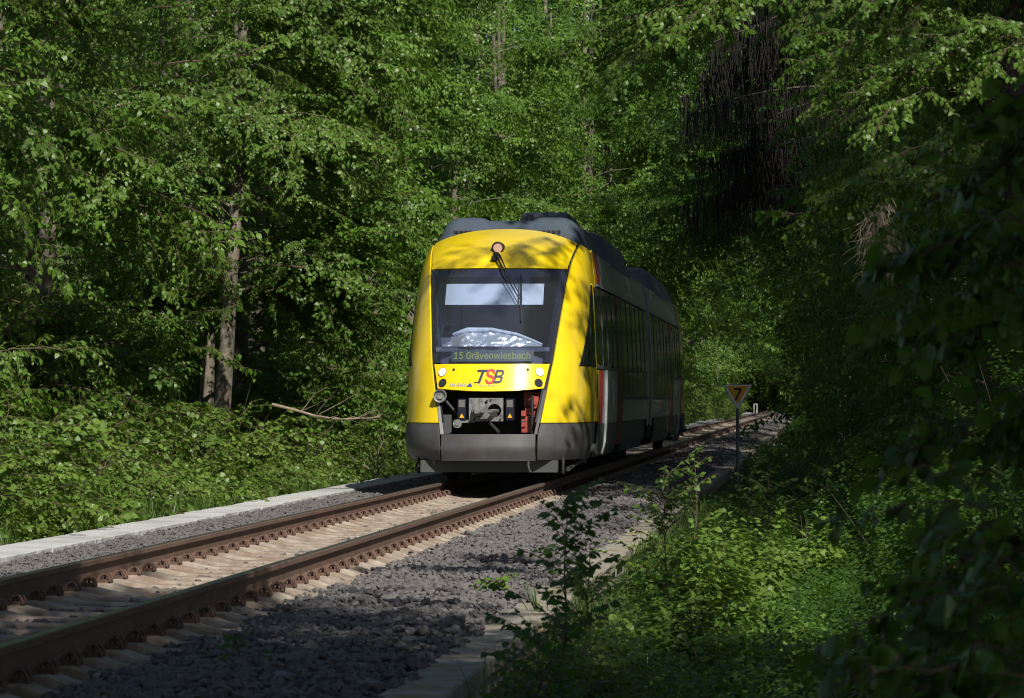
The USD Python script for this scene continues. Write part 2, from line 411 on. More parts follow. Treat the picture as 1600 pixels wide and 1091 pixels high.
def clip_mesh(s):
    """A sprung clip: two arched loops, a bolt and its angled guide plate, on side s of the rail."""
    ang = np.linspace(0, np.pi, 9)
    out = []
    for y0 in (-0.048, 0.048):
        out.append(tube([(s * (0.118 - 0.046 * math.cos(a)), y0 + 0.012 * math.sin(a), -0.166 + 0.058 * math.sin(a)) for a in ang], 0.010, 5, True))
    out.append(tube([(s * 0.160, -0.048, -0.160), (s * 0.150, 0.0, -0.150), (s * 0.160, 0.048, -0.160)], 0.010, 5, True))
    out.append(tube([(s * 0.118, 0, -0.17), (s * 0.118, 0, -0.098)], 0.012, 6, True))
    out.append(tube([(s * 0.118, 0, -0.118), (s * 0.118, 0, -0.106)], 0.024, 6, True))
    b = box(-0.045, 0.045, -0.040, 0.085, -0.178, -0.150)
    b.apply_translation([s * 0.118, 0, 0])
    out.append((np.array(b.vertices), np.array(b.faces)))
    return join(out)


clipm = {s: clip_mesh(s) for s in (-1, 1)}
lab_s = {0: ('pale concrete sleeper across the lit track before the railcar', 'sleepers in front of the railcar'),
         1: ('concrete sleeper in the shaded foreground of the track', 'sleepers in the shaded foreground'),
         2: ('concrete sleeper under or behind the railcar on the distant track', 'sleepers under and behind the railcar')}


def sleeper_zone(y):
    return 1 if y < 23.5 else 0 if y < 52 else 2


first_sleeper = None
ysl = 14.4 + 0.6 * np.arange(300)
for y in ysl:
    z_ = sleeper_zone(y)
    if first_sleeper is None:
        first_sleeper = thing('sleeper', lab_s[z_][0], 'sleeper', (0, y, 0), group=lab_s[z_][1])
        part(first_sleeper, 'beam', beam, M['sleeper'])
        for rx in (-0.7535, 0.7535):
            for s in (-1, 1):
                v, f = clipm[s]
                part(first_sleeper, 'rail_clip', (v + [rx, 0, 0], f), M['clip'])
    else:
        thing('sleeper', lab_s[z_][0], 'sleeper', (0, y, 0), group=lab_s[z_][1], ref=first_sleeper)
far = join([(sv + [0, y, 0], beam[1]) for y in np.arange(ysl[-1] + 0.6, 330, 0.6)])
g = usdkit.mesh(stage, '/World/far_sleepers', far, M['sleeper'])
tag(g.GetPrim(), 'rows of concrete sleepers on the far end of the track', 'sleepers', kind='stuff')

rs = np.random.default_rng(5)


def slab(x0, x1, y0, y1, z0, z1, c=0.012):
    """A chamfered slab whose edges are a little chipped."""
    v, f = [], []
    n = 6
    for k in range(n + 1):
        y = y0 + (y1 - y0) * k / n
        e0, e1 = rs.normal(0, 0.004, 2)
        v += [(x0, y, z0), (x0 + e0, y, z1 - c), (x0 + c + e0, y, z1), (x1 - c + e1, y, z1), (x1 + e1, y, z1 - c), (x1, y, z0)]
    for a in range(n):
        for b in range(6):
            f.append([a * 6 + b, a * 6 + (b + 1) % 6, (a + 1) * 6 + (b + 1) % 6, (a + 1) * 6 + b])
    e = n * 6
    f += [[0, 1, 2, 5], [2, 3, 4, 5], [e, e + 5, e + 2, e + 1], [e + 2, e + 5, e + 4, e + 3]]
    return np.array(v), np.array(f)[:, ::-1]


t = thing('cable_trough', 'pale concrete cable trough with wide lids along the left ballast', 'cable trough')
part(t, 'channel', box(-3.09, -2.58, 8, 400, -0.6, -0.275), M['oldlid'])
y = 24.0
while y < 140:
    dz, dx = rs.normal(0, 0.003), rs.normal(0, 0.004)
    part(t, 'lid', slab(-3.12 + dx, -2.55 + dx, y, y + 0.985, -0.275 + dz, -0.195 + dz), M['lid'])
    y += 1.0
part(t, 'far_lids', box(-3.11, -2.56, 140.05, 400, -0.274, -0.197), M['lid'], kind='stuff')
t = thing('cable_trough', 'narrow mossy concrete cable trough below the right ballast shoulder', 'cable trough')
part(t, 'channel', box(2.57, 2.84, 8, 400, -0.75, -0.39), M['oldlid'])
y = 12.2
while y < 120:
    dz, dx = rs.normal(0, 0.004), rs.normal(0, 0.006)
    part(t, 'lid', slab(2.53 + dx, 2.88 + dx, y, y + 1.775, -0.39 + dz, -0.30 + dz), M['oldlid'])
    y += 1.8
part(t, 'far_lids', box(2.54, 2.87, y + .02, 400, -0.389, -0.302), M['oldlid'], kind='stuff')

# ------------------------------------------------------------------ railcar (s runs backwards from the bumper front, LT = its length)
YF, LT, LN, NP = 51.8, 41.8, 1.9, 2.6


def Wz(z):
    return np.interp(z, [0.30, 0.36, 0.5, 0.9, 1.3, 1.8, 2.3, 2.8, 3.2, 3.55], [1.27, 1.30, 1.345, 1.37, 1.38, 1.38, 1.36, 1.335, 1.30, 1.24])


def Y0(z):
    return np.interp(z, [0.15, 0.33, 0.5, 0.72, 0.9, 1.1, 1.35, 1.75, 2.1, 2.6, 3.0, 3.2, 3.4, 3.55, 3.7, 3.85], [0.25, 0.06, 0.0, 0.04, 0.13, 0.22, 0.32, 0.50, 0.72, 1.06, 1.36, 1.53, 1.80, 2.12, 2.6, 3.2])


def roofz(x):
    return 3.85 - 0.30 * (np.abs(x) / 1.24) ** 2.3


def dyx(x, z):
    r = np.clip(np.abs(x) / Wz(z), 0, 1)
    return LN * (1 - (1 - r ** NP) ** (1 / NP))


def XS(z):
    return np.interp(z, [0.3, 0.72, 1.3, 1.75, 3.2, 3.62], [0.68, 0.70, 0.80, 0.88, 1.05, 1.12])


def front(x, z):
    return np.stack([x, Y0(z) + dyx(x, z), z], -1)


def side(s, z, sg=1):
    """The body's skin at length s and height z."""
    u = np.clip((s - Y0(z)) / LN, 0, 1)
    return np.stack([sg * Wz(z) * (1 - (1 - u) ** NP) ** (1 / NP), s + 0 * z, z], -1)


def shell(P, off, th):
    """P: (n, m, 3) grid of skin points; a closed panel whose outer face stands off metres proud of the skin."""
    du, dv = np.gradient(P, axis=0), np.gradient(P, axis=1)
    N = unit(np.cross(du, dv))
    c = P.reshape(-1, 3).mean(0)
    if np.sum(N[N.shape[0] // 2, N.shape[1] // 2] * (c - np.array([0, 8.0, 1.9]))) < 0:
        N = -N
        flip = True
    else:
        flip = False
    n, m = P.shape[:2]
    v = np.concatenate([(P + N * off).reshape(-1, 3), (P + N * (off - th)).reshape(-1, 3)])
    i, j = np.meshgrid(np.arange(n - 1), np.arange(m - 1), indexing='ij')
    q = np.stack([i * m + j, (i + 1) * m + j, (i + 1) * m + j + 1, i * m + j + 1], -1).reshape(-1, 4)
    e = n * m
    loop = [k for k in range(m)] + [k * m + m - 1 for k in range(1, n)] + [(n - 1) * m + k for k in range(m - 2, -1, -1)] + [k * m for k in range(n - 2, 0, -1)]
    rim = np.array([[loop[k], loop[(k + 1) % len(loop)], e + loop[(k + 1) % len(loop)], e + loop[k]] for k in range(len(loop))])
    f = np.vstack([q, (q + e)[:, ::-1], rim])
    if flip:
        f = f[:, ::-1]
    return trimesh.Trimesh(v, np.vstack([f[:, [0, 1, 2]], f[:, [0, 2, 3]]]), process=False)


def lerp(a, b, t):
    return a + (b - a) * t


def fpatch(x0, x1, z0, z1, off, th=0.02, nx=14, nz=10):
    """A front panel; x0, x1 are functions of z or numbers; z0, z1 numbers or functions of x."""
    U, V = np.meshgrid(np.linspace(0, 1, nx), np.linspace(0, 1, nz), indexing='ij')
    num = lambda g, a: g(a) if callable(g) else g + 0 * a
    zr = lerp(z0(np.zeros_like(V)) if callable(z0) else z0, z1(np.zeros_like(V)) - 0.12 if callable(z1) else z1, V)
    x = lerp(num(x0, zr), num(x1, zr), U)
    z = lerp(num(z0, x), num(z1, x), V)
    return shell(front(x, z), off, th)


def spatch(s0, s1, z0, z1, off, sg, th=0.02, ns=None, nz=8):
    U, V = np.meshgrid(np.linspace(0, 1, ns or 10), np.linspace(0, 1, nz), indexing='ij')
    num = lambda g, a: g(a) if callable(g) else g + 0 * a
    z = lerp(z0, z1, V)
    s = lerp(num(s0, z), num(s1, z), U)
    return shell(side(s, z, sg), off, th)


def disc(x, z, r, off, th=0.02, n=20):
    """A round part set flush in the front's skin."""
    p0 = front(np.array(x), np.array(z))
    e = 0.01
    N = unit(np.cross(front(np.array(x + e), np.array(z)) - p0, front(np.array(x), np.array(z + e)) - p0))
    N = N if N[1] < 0 else -N
    return cyl(p0 + N * (off - th), p0 + N * off, r, n)


def lettering(text, x, z, h, off, shear=0.0, bold=False, sx_=1.0, th=0.003):
    m = meshkit.text_mesh(text, h, th, bold)
    v = np.array(m.vertices)
    return place_text(v, m.faces, x, z, off, shear, sx_)


def place_text(v, faces, x, z, off, shear=0.0, sx_=1.0):
    X, Z = x + (v[:, 0] + shear * v[:, 1]) * sx_, z + v[:, 1]
    p0 = front(X, Z)
    e = 0.01
    N = unit(np.cross(front(X + e, Z) - p0, front(X, Z + e) - p0))
    N = np.where(N[:, 1:2] < 0, N, -N)
    return trimesh.Trimesh(p0 + N * (off + v[:, 2:3]), faces, process=False)


car = thing('railcar', 'yellow and silver two-section diesel railcar coming towards the viewer on the track', 'train', (0, YF, 0))
turn = np.array([[-1, 0, 0, 0], [0, -1, 0, LT], [0, 0, 1, 0], [0, 0, 0, 1.0]])


def cp(name, mesh, m, smooth=30, ends=(0, 1), parent=None, label=None):
    """A part at the front, and the same turned round at the rear end."""
    out = []
    for e in ends:
        q = mesh.copy()
        if e:
            q.apply_transform(turn)
        out.append(part((parent[e] if isinstance(parent, list) else parent) or car, name, q, m, smooth, label))
    return out


def body_core(s0, s1, shrink=0.05):
    zz = np.array([0.42, 0.6, 0.9, 1.3, 1.8, 2.3, 2.8, 3.2, 3.5])
    ring = [(Wz(z) - shrink, z) for z in zz] + [(x, roofz(x) - shrink) for x in (1.0, 0.6, 0.2)]
    ring = ring + [(-x, z) for x, z in ring[::-1]]
    k = len(ring)
    v = np.array([(x, s, z) for s in (s0, s1) for x, z in ring])
    f = [[a, (a + 1) % k, k + (a + 1) % k] for a in range(k)] + [[a, k + (a + 1) % k, k + a] for a in range(k)]
    f += [[0, a + 1, a] for a in range(1, k - 1)] + [[k, k + a, k + a + 1] for a in range(1, k - 1)]
    m = trimesh.Trimesh(v, f, process=False)
    trimesh.repair.fix_normals(m)
    return m


cp('body_core', body_core(3.3, 20.35), M['black'], False)
XSi = lambda z: XS(z) - 0.026
XSn = lambda z: -XSi(z)
# front: upper panel, windscreen, lower panel
cp('brow_panel', fpatch(XSn, XSi, 3.22, roofz, 0.0, 0.03, 22, 14), M['yellow'])
cp('brow_edge_trim', fpatch(XSn, XSi, 3.185, 3.222, 0.006, 0.02, 18, 3), M['yellow'])
cp('lower_panel', fpatch(XSn, XSi, lambda x: 1.345 + 0.05 * (x / 0.85) ** 2, 1.745, 0.0, 0.03, 22, 8), M['yellow'])
def sheet(x0, x1, z0, z1, off, nx=24, nz=20):
    U, V = np.meshgrid(np.linspace(0, 1, nx), np.linspace(0, 1, nz), indexing='ij')
    z = lerp(z0, z1, V)
    P = front(lerp(x0(z), x1(z), U), z) + np.array([0, -0.85, 0.5]) * off
    i, j = np.meshgrid(np.arange(nx - 1), np.arange(nz - 1), indexing='ij')
    q = np.stack([i * nz + j, (i + 1) * nz + j, (i + 1) * nz + j + 1, i * nz + j + 1], -1).reshape(-1, 4)
    return trimesh.Trimesh(P.reshape(-1, 3), np.vstack([q[:, [0, 1, 2]], q[:, [0, 2, 3]]]), process=False)


glass = cp('windscreen', sheet(XSn, XSi, 1.765, 3.175, -0.004), M['pane'], True)
cp('glass_edge', fpatch(XSn, lambda z: -XS(z) + 0.075, 1.765, 3.175, -0.013, 0.012, 4, 16), M['frit'], parent=glass)
cp('glass_edge', fpatch(lambda z: XS(z) - 0.10, XSi, 1.765, 3.175, -0.013, 0.012, 4, 16), M['frit'], parent=glass)
cp('glass_edge', fpatch(lambda z: -XS(z) + 0.077, lambda z: XS(z) - 0.102, 3.07, 3.175, -0.013, 0.012, 18, 4), M['frit'], parent=glass)
# cheeks run from the seam round to the side
def cheek(sg, z0, ztop, n=20, m=22, s_end=4.0, off=0.0, bulge=0.0):
    U, V = np.meshgrid(np.linspace(0, 1, n), np.linspace(0, 1, m), indexing='ij')
    zr = lerp(z0, ztop, V)
    xs = XS(zr) + 0.028
    W = Wz(zr)
    ph0 = np.arcsin(np.clip((xs / W) ** (NP / 2), 0, 1))
    q = U / 0.8
    ph = np.where(q < 1, lerp(ph0, np.pi / 2, np.clip(q, 0, 1)), np.pi / 2)
    x = W * np.sin(ph) ** (2 / NP)
    z = z0 + ((roofz(x) if ztop > 3.4 else ztop) - z0) * V
    dy = LN * (1 - np.maximum(np.cos(ph), 0) ** (2 / NP))
    s = Y0(z) + dy
    s = np.where(q > 1, lerp(Y0(z) + LN, s_end, np.clip((q - 1) / 0.25, 0, 1)), s)
    P = np.stack([sg * x, s, z], -1)
    if bulge:
        b = bulge * np.sin(np.pi * np.clip(V, 0.02, 1)) ** 0.6 * (1 - np.clip(U - 0.75, 0, 1) * 4)[..., None][..., 0]
        P = P + np.stack([sg * b * 0.3 * U, -b, 0 * b], -1)
    return shell(P, off, 0.03)


for sg in (-1, 1):
    cp('cheek_panel', cheek(sg, 0.885, 3.55), M['yellow'])
    cp('bumper_corner', cheek(sg, 0.34, 0.872, n=18, m=10, s_end=3.05, bulge=0.05), M['bumper'])
    cp('seam_strip', fpatch((lambda z: XS(z) - 0.05) if sg > 0 else (lambda z: -XS(z) - 0.05), (lambda z: XS(z) + 0.05) if sg > 0 else (lambda z: -XS(z) + 0.05), 0.9, 3.6, -0.022, 0.02, 4, 20), M['black'])
    cp('bay_edge', fpatch((lambda z: XS(z) - 0.028) if sg > 0 else (lambda z: -XS(z) - 0.01), (lambda z: XS(z) + 0.01) if sg > 0 else (lambda z: -XS(z) + 0.028), 0.72, 1.36, -0.006, 0.03, 3, 8), M['greytxt' if sg < 0 else 'bumper'])
bc = fpatch(lambda z: -0.675 + 0 * z, lambda z: 0.675 + 0 * z, 0.34, 0.715, 0.03, 0.05, 18, 10)
cp('bumper_centre', bc, M['bumper'])
cp('apron', cat(box(-1.02, 1.0, 0.40, 0.44, 0.16, 0.335), box(-1.0, 0.98, 0.44, 0.9, 0.30, 0.335)), M['skirt'])
for sg in (-1, 1):
    cp('apron_bracket', cat(cyl((sg * 0.8, 0.45, 0.2), (sg * 0.8, 1.6, 0.5), 0.035, 8), cyl((sg * 1.06, 0.55, 0.14), (sg * 1.06, 0.6, 0.40), 0.025, 8)), M['dark'])
# coupler bay
cp('coupler_bay', cat(box(-0.88, 0.88, 1.15, 1.2, 0.6, 1.5), box(-0.78, 0.78, 0.72, 1.2, 1.43, 1.47), box(-0.82, 0.82, 0.25, 1.2, 0.60, 0.63), box(-0.90, -0.86, 0.8, 1.2, 0.6, 1.43), box(0.86, 0.90, 0.8, 1.2, 0.6, 1.43)), M['black'], False)
plate = m3.Manifold.cube([0.50, 0.10, 0.34], True).translate([-0.05, 0.36, 1.075]) - m3.Manifold.cylinder(0.3, 0.098, 0.098, 28, True).rotate([90, 0, 0]).translate([0.075, 0.36, 1.06])
plate -= m3.Manifold.cylinder(0.3, 0.02, 0.02, 12, True).rotate([90, 0, 0]).translate([-0.05, 0.36, 1.175])
pm = plate.to_mesh()
coupler = cp('coupler', trimesh.Trimesh(pm.vert_properties[:, :3], pm.tri_verts, process=False), M['steel'], False)
cp('coupler_cone', cat(cyl((-0.165, 0.33, 1.06), (-0.165, 0.20, 1.06), 0.10, 22, 0.075), cyl((-0.165, 0.2, 1.06), (-0.165, 0.13, 1.06), 0.055, 16, 0.045), box(-0.20, -0.13, 0.10, 0.16, 1.02, 1.10)), M['steel'], 35, parent=coupler)
cp('coupler_tongue', cat(box(-0.13, 0.06, 0.12, 0.17, 1.035, 1.075), cyl((0.04, 0.15, 1.055), (0.12, 0.3, 1.055), 0.03, 10)), M['bare'], False, parent=coupler)
cp('coupler_throat', cyl((0.075, 0.45, 1.06), (0.075, 0.70, 1.06), 0.11, 20), M['black'], parent=coupler)
cp('coupler_shank', cat(box(-0.3, 0.2, 0.42, 1.12, 0.95, 1.2), cyl((-0.02, 0.38, 0.9), (0.15, 0.2, 0.74), 0.026, 8)), M['dark'], False, parent=coupler)
for k, x in enumerate((-0.035, 0.02, -0.22, 0.16)):
    cp('coupler_bolt', cyl((x, 0.32, (1.2, 1.215, 0.93, 0.93)[k]), (x, 0.295, (1.2, 1.215, 0.93, 0.93)[k]), 0.016, 8), M['dark'], False, parent=coupler)
for x in (-0.405, 0.30):
    eb = cp('electric_coupling', rbox(x - 0.065, x + 0.065, 0.32, 0.55, 0.91, 1.235, 0.015), M['frit'], 40)
    cp('contact_cover', box(x - 0.045, x + 0.045, 0.310, 0.322, 1.11, 1.215), M['bare'], False, parent=eb)
    cp('warning_mark', trimesh.Trimesh([(x - 0.035, 0.312, 0.955), (x + 0.035, 0.312, 0.955), (x, 0.312, 1.02), (x - 0.035, 0.322, 0.955), (x + 0.035, 0.322, 0.955), (x, 0.322, 1.02)], [[0, 1, 2], [3, 5, 4], [0, 3, 4], [0, 4, 1], [1, 4, 5], [1, 5, 2], [2, 5, 3], [2, 3, 0]], process=False), M['signyellow'], False, parent=eb)
hn = lathe([(0, 0.04), (0.045, 0.045), (0.05, 0.02), (0.078, 0.02), (0.082, 0.055), (0.096, 0.06), (0.10, 0.0), (0.09, -0.06), (0, -0.06)], 24)
hn.apply_transform(trimesh.transformations.rotation_matrix(math.pi / 2, [1, 0, 0]))
hn.apply_translation([-0.73, 0.40, 1.275])
cp('horn', hn, M['steel'], 35)
cp('hose_valve', cat(cyl((-0.47, 0.36, 0.87), (-0.47, 0.30, 0.87), 0.065, 16), cyl((-0.47, 0.31, 0.87), (-0.47, 0.28, 0.87), 0.03, 12), box(-0.45, -0.22, 0.33, 0.36, 0.885, 0.925)), M['steel'], 35)
cp('bay_bracket', cat(box(-0.72, -0.58, 0.55, 0.6, 0.72, 1.0), box(-0.70, -0.45, 0.62, 0.66, 0.88, 0.93), cyl((-0.66, 0.55, 1.2), (-0.45, 0.6, 0.95), 0.02, 6)), M['skirt'], False)
hy = cat(box(0.45, 0.60, 0.55, 0.75, 0.74, 0.98), box(0.60, 0.70, 0.55, 0.75, 0.74, 1.05), box(0.50, 0.76, 0.60, 0.8, 1.00, 1.10), box(0.47, 0.78, 0.75, 0.85, 1.12, 1.33), box(0.45, 0.52, 0.5, 0.6, 0.98, 1.06))
hydro = cp('hydraulic_unit', hy, M['hydro'], False)
cp('accumulator', cat(cyl((0.64, 0.72, 1.18), (0.64, 0.52, 1.18), 0.115, 18, 0.09), cyl((0.64, 0.53, 1.18), (0.64, 0.49, 1.18), 0.04, 12)), M['hydro'], 35, parent=hydro)
cp('valve_rod', cat(cyl((0.615, 0.44, 0.66), (0.615, 0.44, 1.28), 0.026, 10), cyl((0.60, 0.44, 0.99), (0.74, 0.44, 0.93), 0.012, 6), cyl((0.45, 0.44, 0.90), (0.55, 0.46, 0.90), 0.01, 6)), M['black'], 35, parent=hydro)
# lamps
for sg in (-1, 1):
    hl = cp('headlight', disc(sg * 0.715, 1.625, 0.062, 0.012), M['headlight'], False)
    cp('lamp_ring', disc(sg * 0.715, 1.625, 0.068, 0.009), M['steel'], False, parent=hl)
    ll = cp('tail_lamp', disc(sg * 0.705, 1.465, 0.058, 0.012), M['lampdark'], False)
    cp('lamp_ring', disc(sg * 0.705, 1.465, 0.065, 0.009), M['black'], False, parent=ll)
    cp('mounting_hole', disc(sg * 0.545, 1.66, 0.021, 0.004), M['black'], False)
ls = float(Y0(np.array(3.50)))
tl = cp('top_lamp', cyl((-0.02, ls + 0.05, 3.505), (-0.02, ls - 0.125, 3.505), 0.066, 22), M['toplamp'], False)
rg = lathe([(0.066, 0.0), (0.072, -0.14), (0.092, -0.135), (0.096, -0.10), (0.096, 0.15), (0.066, 0.15), (0.066, 0.0)], 26)
rg.apply_transform(trimesh.transformations.rotation_matrix(-math.pi / 2, [1, 0, 0]))
rg.apply_translation([-0.02, ls, 3.505])
cp('lamp_ring', rg, M['black'], 30, parent=tl)
# marks on the lower panel
off = 0.003
tq = []
cp('operator_logo', cat(lettering('T', -0.265, 1.462, 0.19, off, 0.30, True, 1.15), lettering('B', 0.015, 1.462, 0.19, off, 0.30, True, 0.95)), M['navy'], False)
for x, z, w, h in ((0.012, 1.462, 0.05, 0.014), (-0.232, 1.462, 0.085, 0.014)):
    b_ = box(0, w, 0, h, 0.0005, 0.0025)
    cp('logo_serif', place_text(np.array(b_.vertices), b_.faces, x, z, off, 0.3), M['navy'], False)
cp('logo_letter', lettering('S', -0.085, 1.455, 0.205, off + 0.002, 0.12, True, 0.85), M['logored'], False)
cp('logo_caption', lettering('- Taunusbahn -', -0.235, 1.415, 0.028, off, 0, False, 1.35), M['greytxt'], False)
cp('number_mark', lettering('VT 207', 0.38, 1.405, 0.045, off, 0, False, 1.1), M['greytxt'], False)
cp('transport_mark', lettering('RMV', -0.50, 1.408, 0.048, off, 0.25, True, 1.1), M['greytxt'], False)
cp('transport_mark_bars', cat([place_text(np.array(box(0, 0.018, 0, 0.05, 0, 0.003).vertices), box(0, 0.018, 0, 0.05, 0, 0.003).faces, -0.60 + k * 0.03, 1.408, off, 0.4) for k in range(3)]), M['greytxt'], False)
cp('transport_mark_wedge', place_text(np.array([(0, 0, 0), (0.085, 0, 0), (0.085, 0.0, 0.003), (0, 0, 0.003), (0.055, 0.058, 0), (0.055, 0.058, 0.003)]), np.array([[0, 4, 1], [3, 2, 5], [0, 1, 2], [0, 2, 3], [1, 4, 5], [1, 5, 2], [4, 0, 3], [4, 3, 5]]), -0.34, 1.408, off), M['blue'], False)
# wipers
def fp(x, z, off):
    p0 = front(np.array(x), np.array(z))
    return p0 + np.array([0, -0.80, 0.60]) * off


wp = cp('wiper', cat(tmesh([fp(-0.03, 3.36, 0.05), fp(0.0, 3.30, 0.09), fp(0.10, 3.1, 0.07), fp(0.36, 2.70, 0.05)], [0.024, 0.02, 0.011, 0.008]), tmesh([fp(0.02, 3.36, 0.05), fp(0.05, 3.30, 0.09), fp(0.17, 3.08, 0.07), fp(0.40, 2.70, 0.05)], [0.02, 0.016, 0.008, 0.007]),
                     tmesh([fp(0.36, 2.70, 0.05), fp(0.42, 2.68, 0.05)], [0.012, 0.012])), M['black'])
cp('wiper_blade', tmesh([fp(0.375, 3.07, 0.035), fp(0.395, 2.70, 0.04), fp(0.415, 2.36, 0.03)], [0.012, 0.016, 0.010]), M['black'], parent=wp)
cp('wiper_motor', cat(box(-0.09, -0.01, 1.60, 1.72, 3.31, 3.36), disc(-0.03, 3.36, 0.05, 0.06)), M['black'], False, parent=wp)
# inside the cab
def cab_room():
    A = [(-0.86, 0.86, 1.99), (-0.99, 0.99, 3.14), (-0.99, 0.99, 3.14), (-0.86, 0.86, 1.99)]
    S = [0.95, 1.90, 3.2, 3.2]
    v = [(a[0], s, a[2]) for a, s in zip(A, S)] + [(a[1], s, a[2]) for a, s in zip(A, S)]
    f = [[0, 1, 2], [0, 2, 3], [4, 6, 5], [4, 7, 6], [2, 6, 7], [2, 7, 3], [1, 5, 6], [1, 6, 2], [0, 7, 4], [0, 3, 7]]
    return trimesh.Trimesh(v, f, process=False)


cp('cab_interior', cab_room(), M['cab'], False)
cp('cab_lining', fpatch(lambda z: -XS(z) + 0.03, lambda z: XS(z) - 0.03, 1.72, 1.985, -0.17, 0.02, 12, 4), M['cab'], False)
cp('dashboard', cat(box(-0.84, 0.84, 0.82, 1.35, 1.93, 1.99), rbox(-0.8, -0.55, 1.0, 1.35, 1.9, 2.14, 0.03), rbox(-0.2, 0.3, 1.25, 1.5, 1.9, 2.2, 0.04)), M['cab'], 40)
cp('roller_blind', fpatch(lambda z: -0.815 + 0 * z, lambda z: 0.745 + 0 * z, 2.69, 3.01, -0.10, 0.008, 14, 5), M['blind'])
rs = np.random.default_rng(3)
def foil():
    U, V = np.meshgrid(np.linspace(0, 1, 60), np.linspace(0, 1, 20), indexing='ij')
    x = -0.76 + 1.48 * U
    top = np.interp(U, [0, 0.08, 0.25, 0.5, 0.75, 0.93, 1], [2.06, 2.15, 2.235, 2.24, 2.17, 2.07, 2.025])
    z = lerp(2.005, top, V)
    P = np.stack([x, z * 0, z], -1)
    n = meshkit.fbm(np.stack([x * 5, z * 6, 0 * x], -1), 3, 5) - 0.5
    n2 = meshkit.fbm(np.stack([x * 17, z * 19, 0 * x], -1), 3, 9) - 0.5
    P[..., 1] = front(x, z)[..., 1] + 0.10 + 0.10 * V + 0.16 * n + 0.055 * n2
    return P, np.stack([x[:, -1], P[:, -1, 1], top[:, -1]], -1)


FP, edge = foil()
n_, m_ = FP.shape[:2]
i, j = np.meshgrid(np.arange(n_ - 1), np.arange(m_ - 1), indexing='ij')
fq = np.stack([i * m_ + j, (i + 1) * m_ + j, (i + 1) * m_ + j + 1, i * m_ + j + 1], -1).reshape(-1, 4)
cp('foil_sunshade', trimesh.Trimesh(FP.reshape(-1, 3), np.vstack([fq[:, [0, 1, 2]], fq[:, [0, 2, 3]]]), process=False), M['foil'], True)
rim = edge[6:] + np.array([0, -0.015, 0.015])
cp('sunshade_rim', tmesh(rim * [1, 1, 1], np.interp(np.linspace(0, 1, len(rim)), [0, 0.2, 0.5, 0.8, 1], [0.03, 0.04, 0.028, 0.022, 0.012]), 8), M['blind'], True)
cp('cab_cable', tmesh([(-0.78, 1.1, 2.05), (-0.80, 1.15, 2.25), (-0.72, 1.2, 2.36), (-0.62, 1.2, 2.33)], 0.008), M['dark'])
bd = cp('destination_display', fpatch(lambda z: -0.60 + 0 * z, lambda z: 0.625 + 0 * z, 1.80, 1.965, -0.03, 0.02, 10, 3), M['board'], False)
txt = meshkit.text_mesh('15 Grävenwiesbach', 0.098, 0.004, True)
tv = np.array(txt.vertices)
tv[:, 0] *= 1.155 / tv[:, 0].max()
cp('display_text', place_text(tv, txt.faces, -0.575, 1.832, -0.027), M['led'], False, parent=bd)

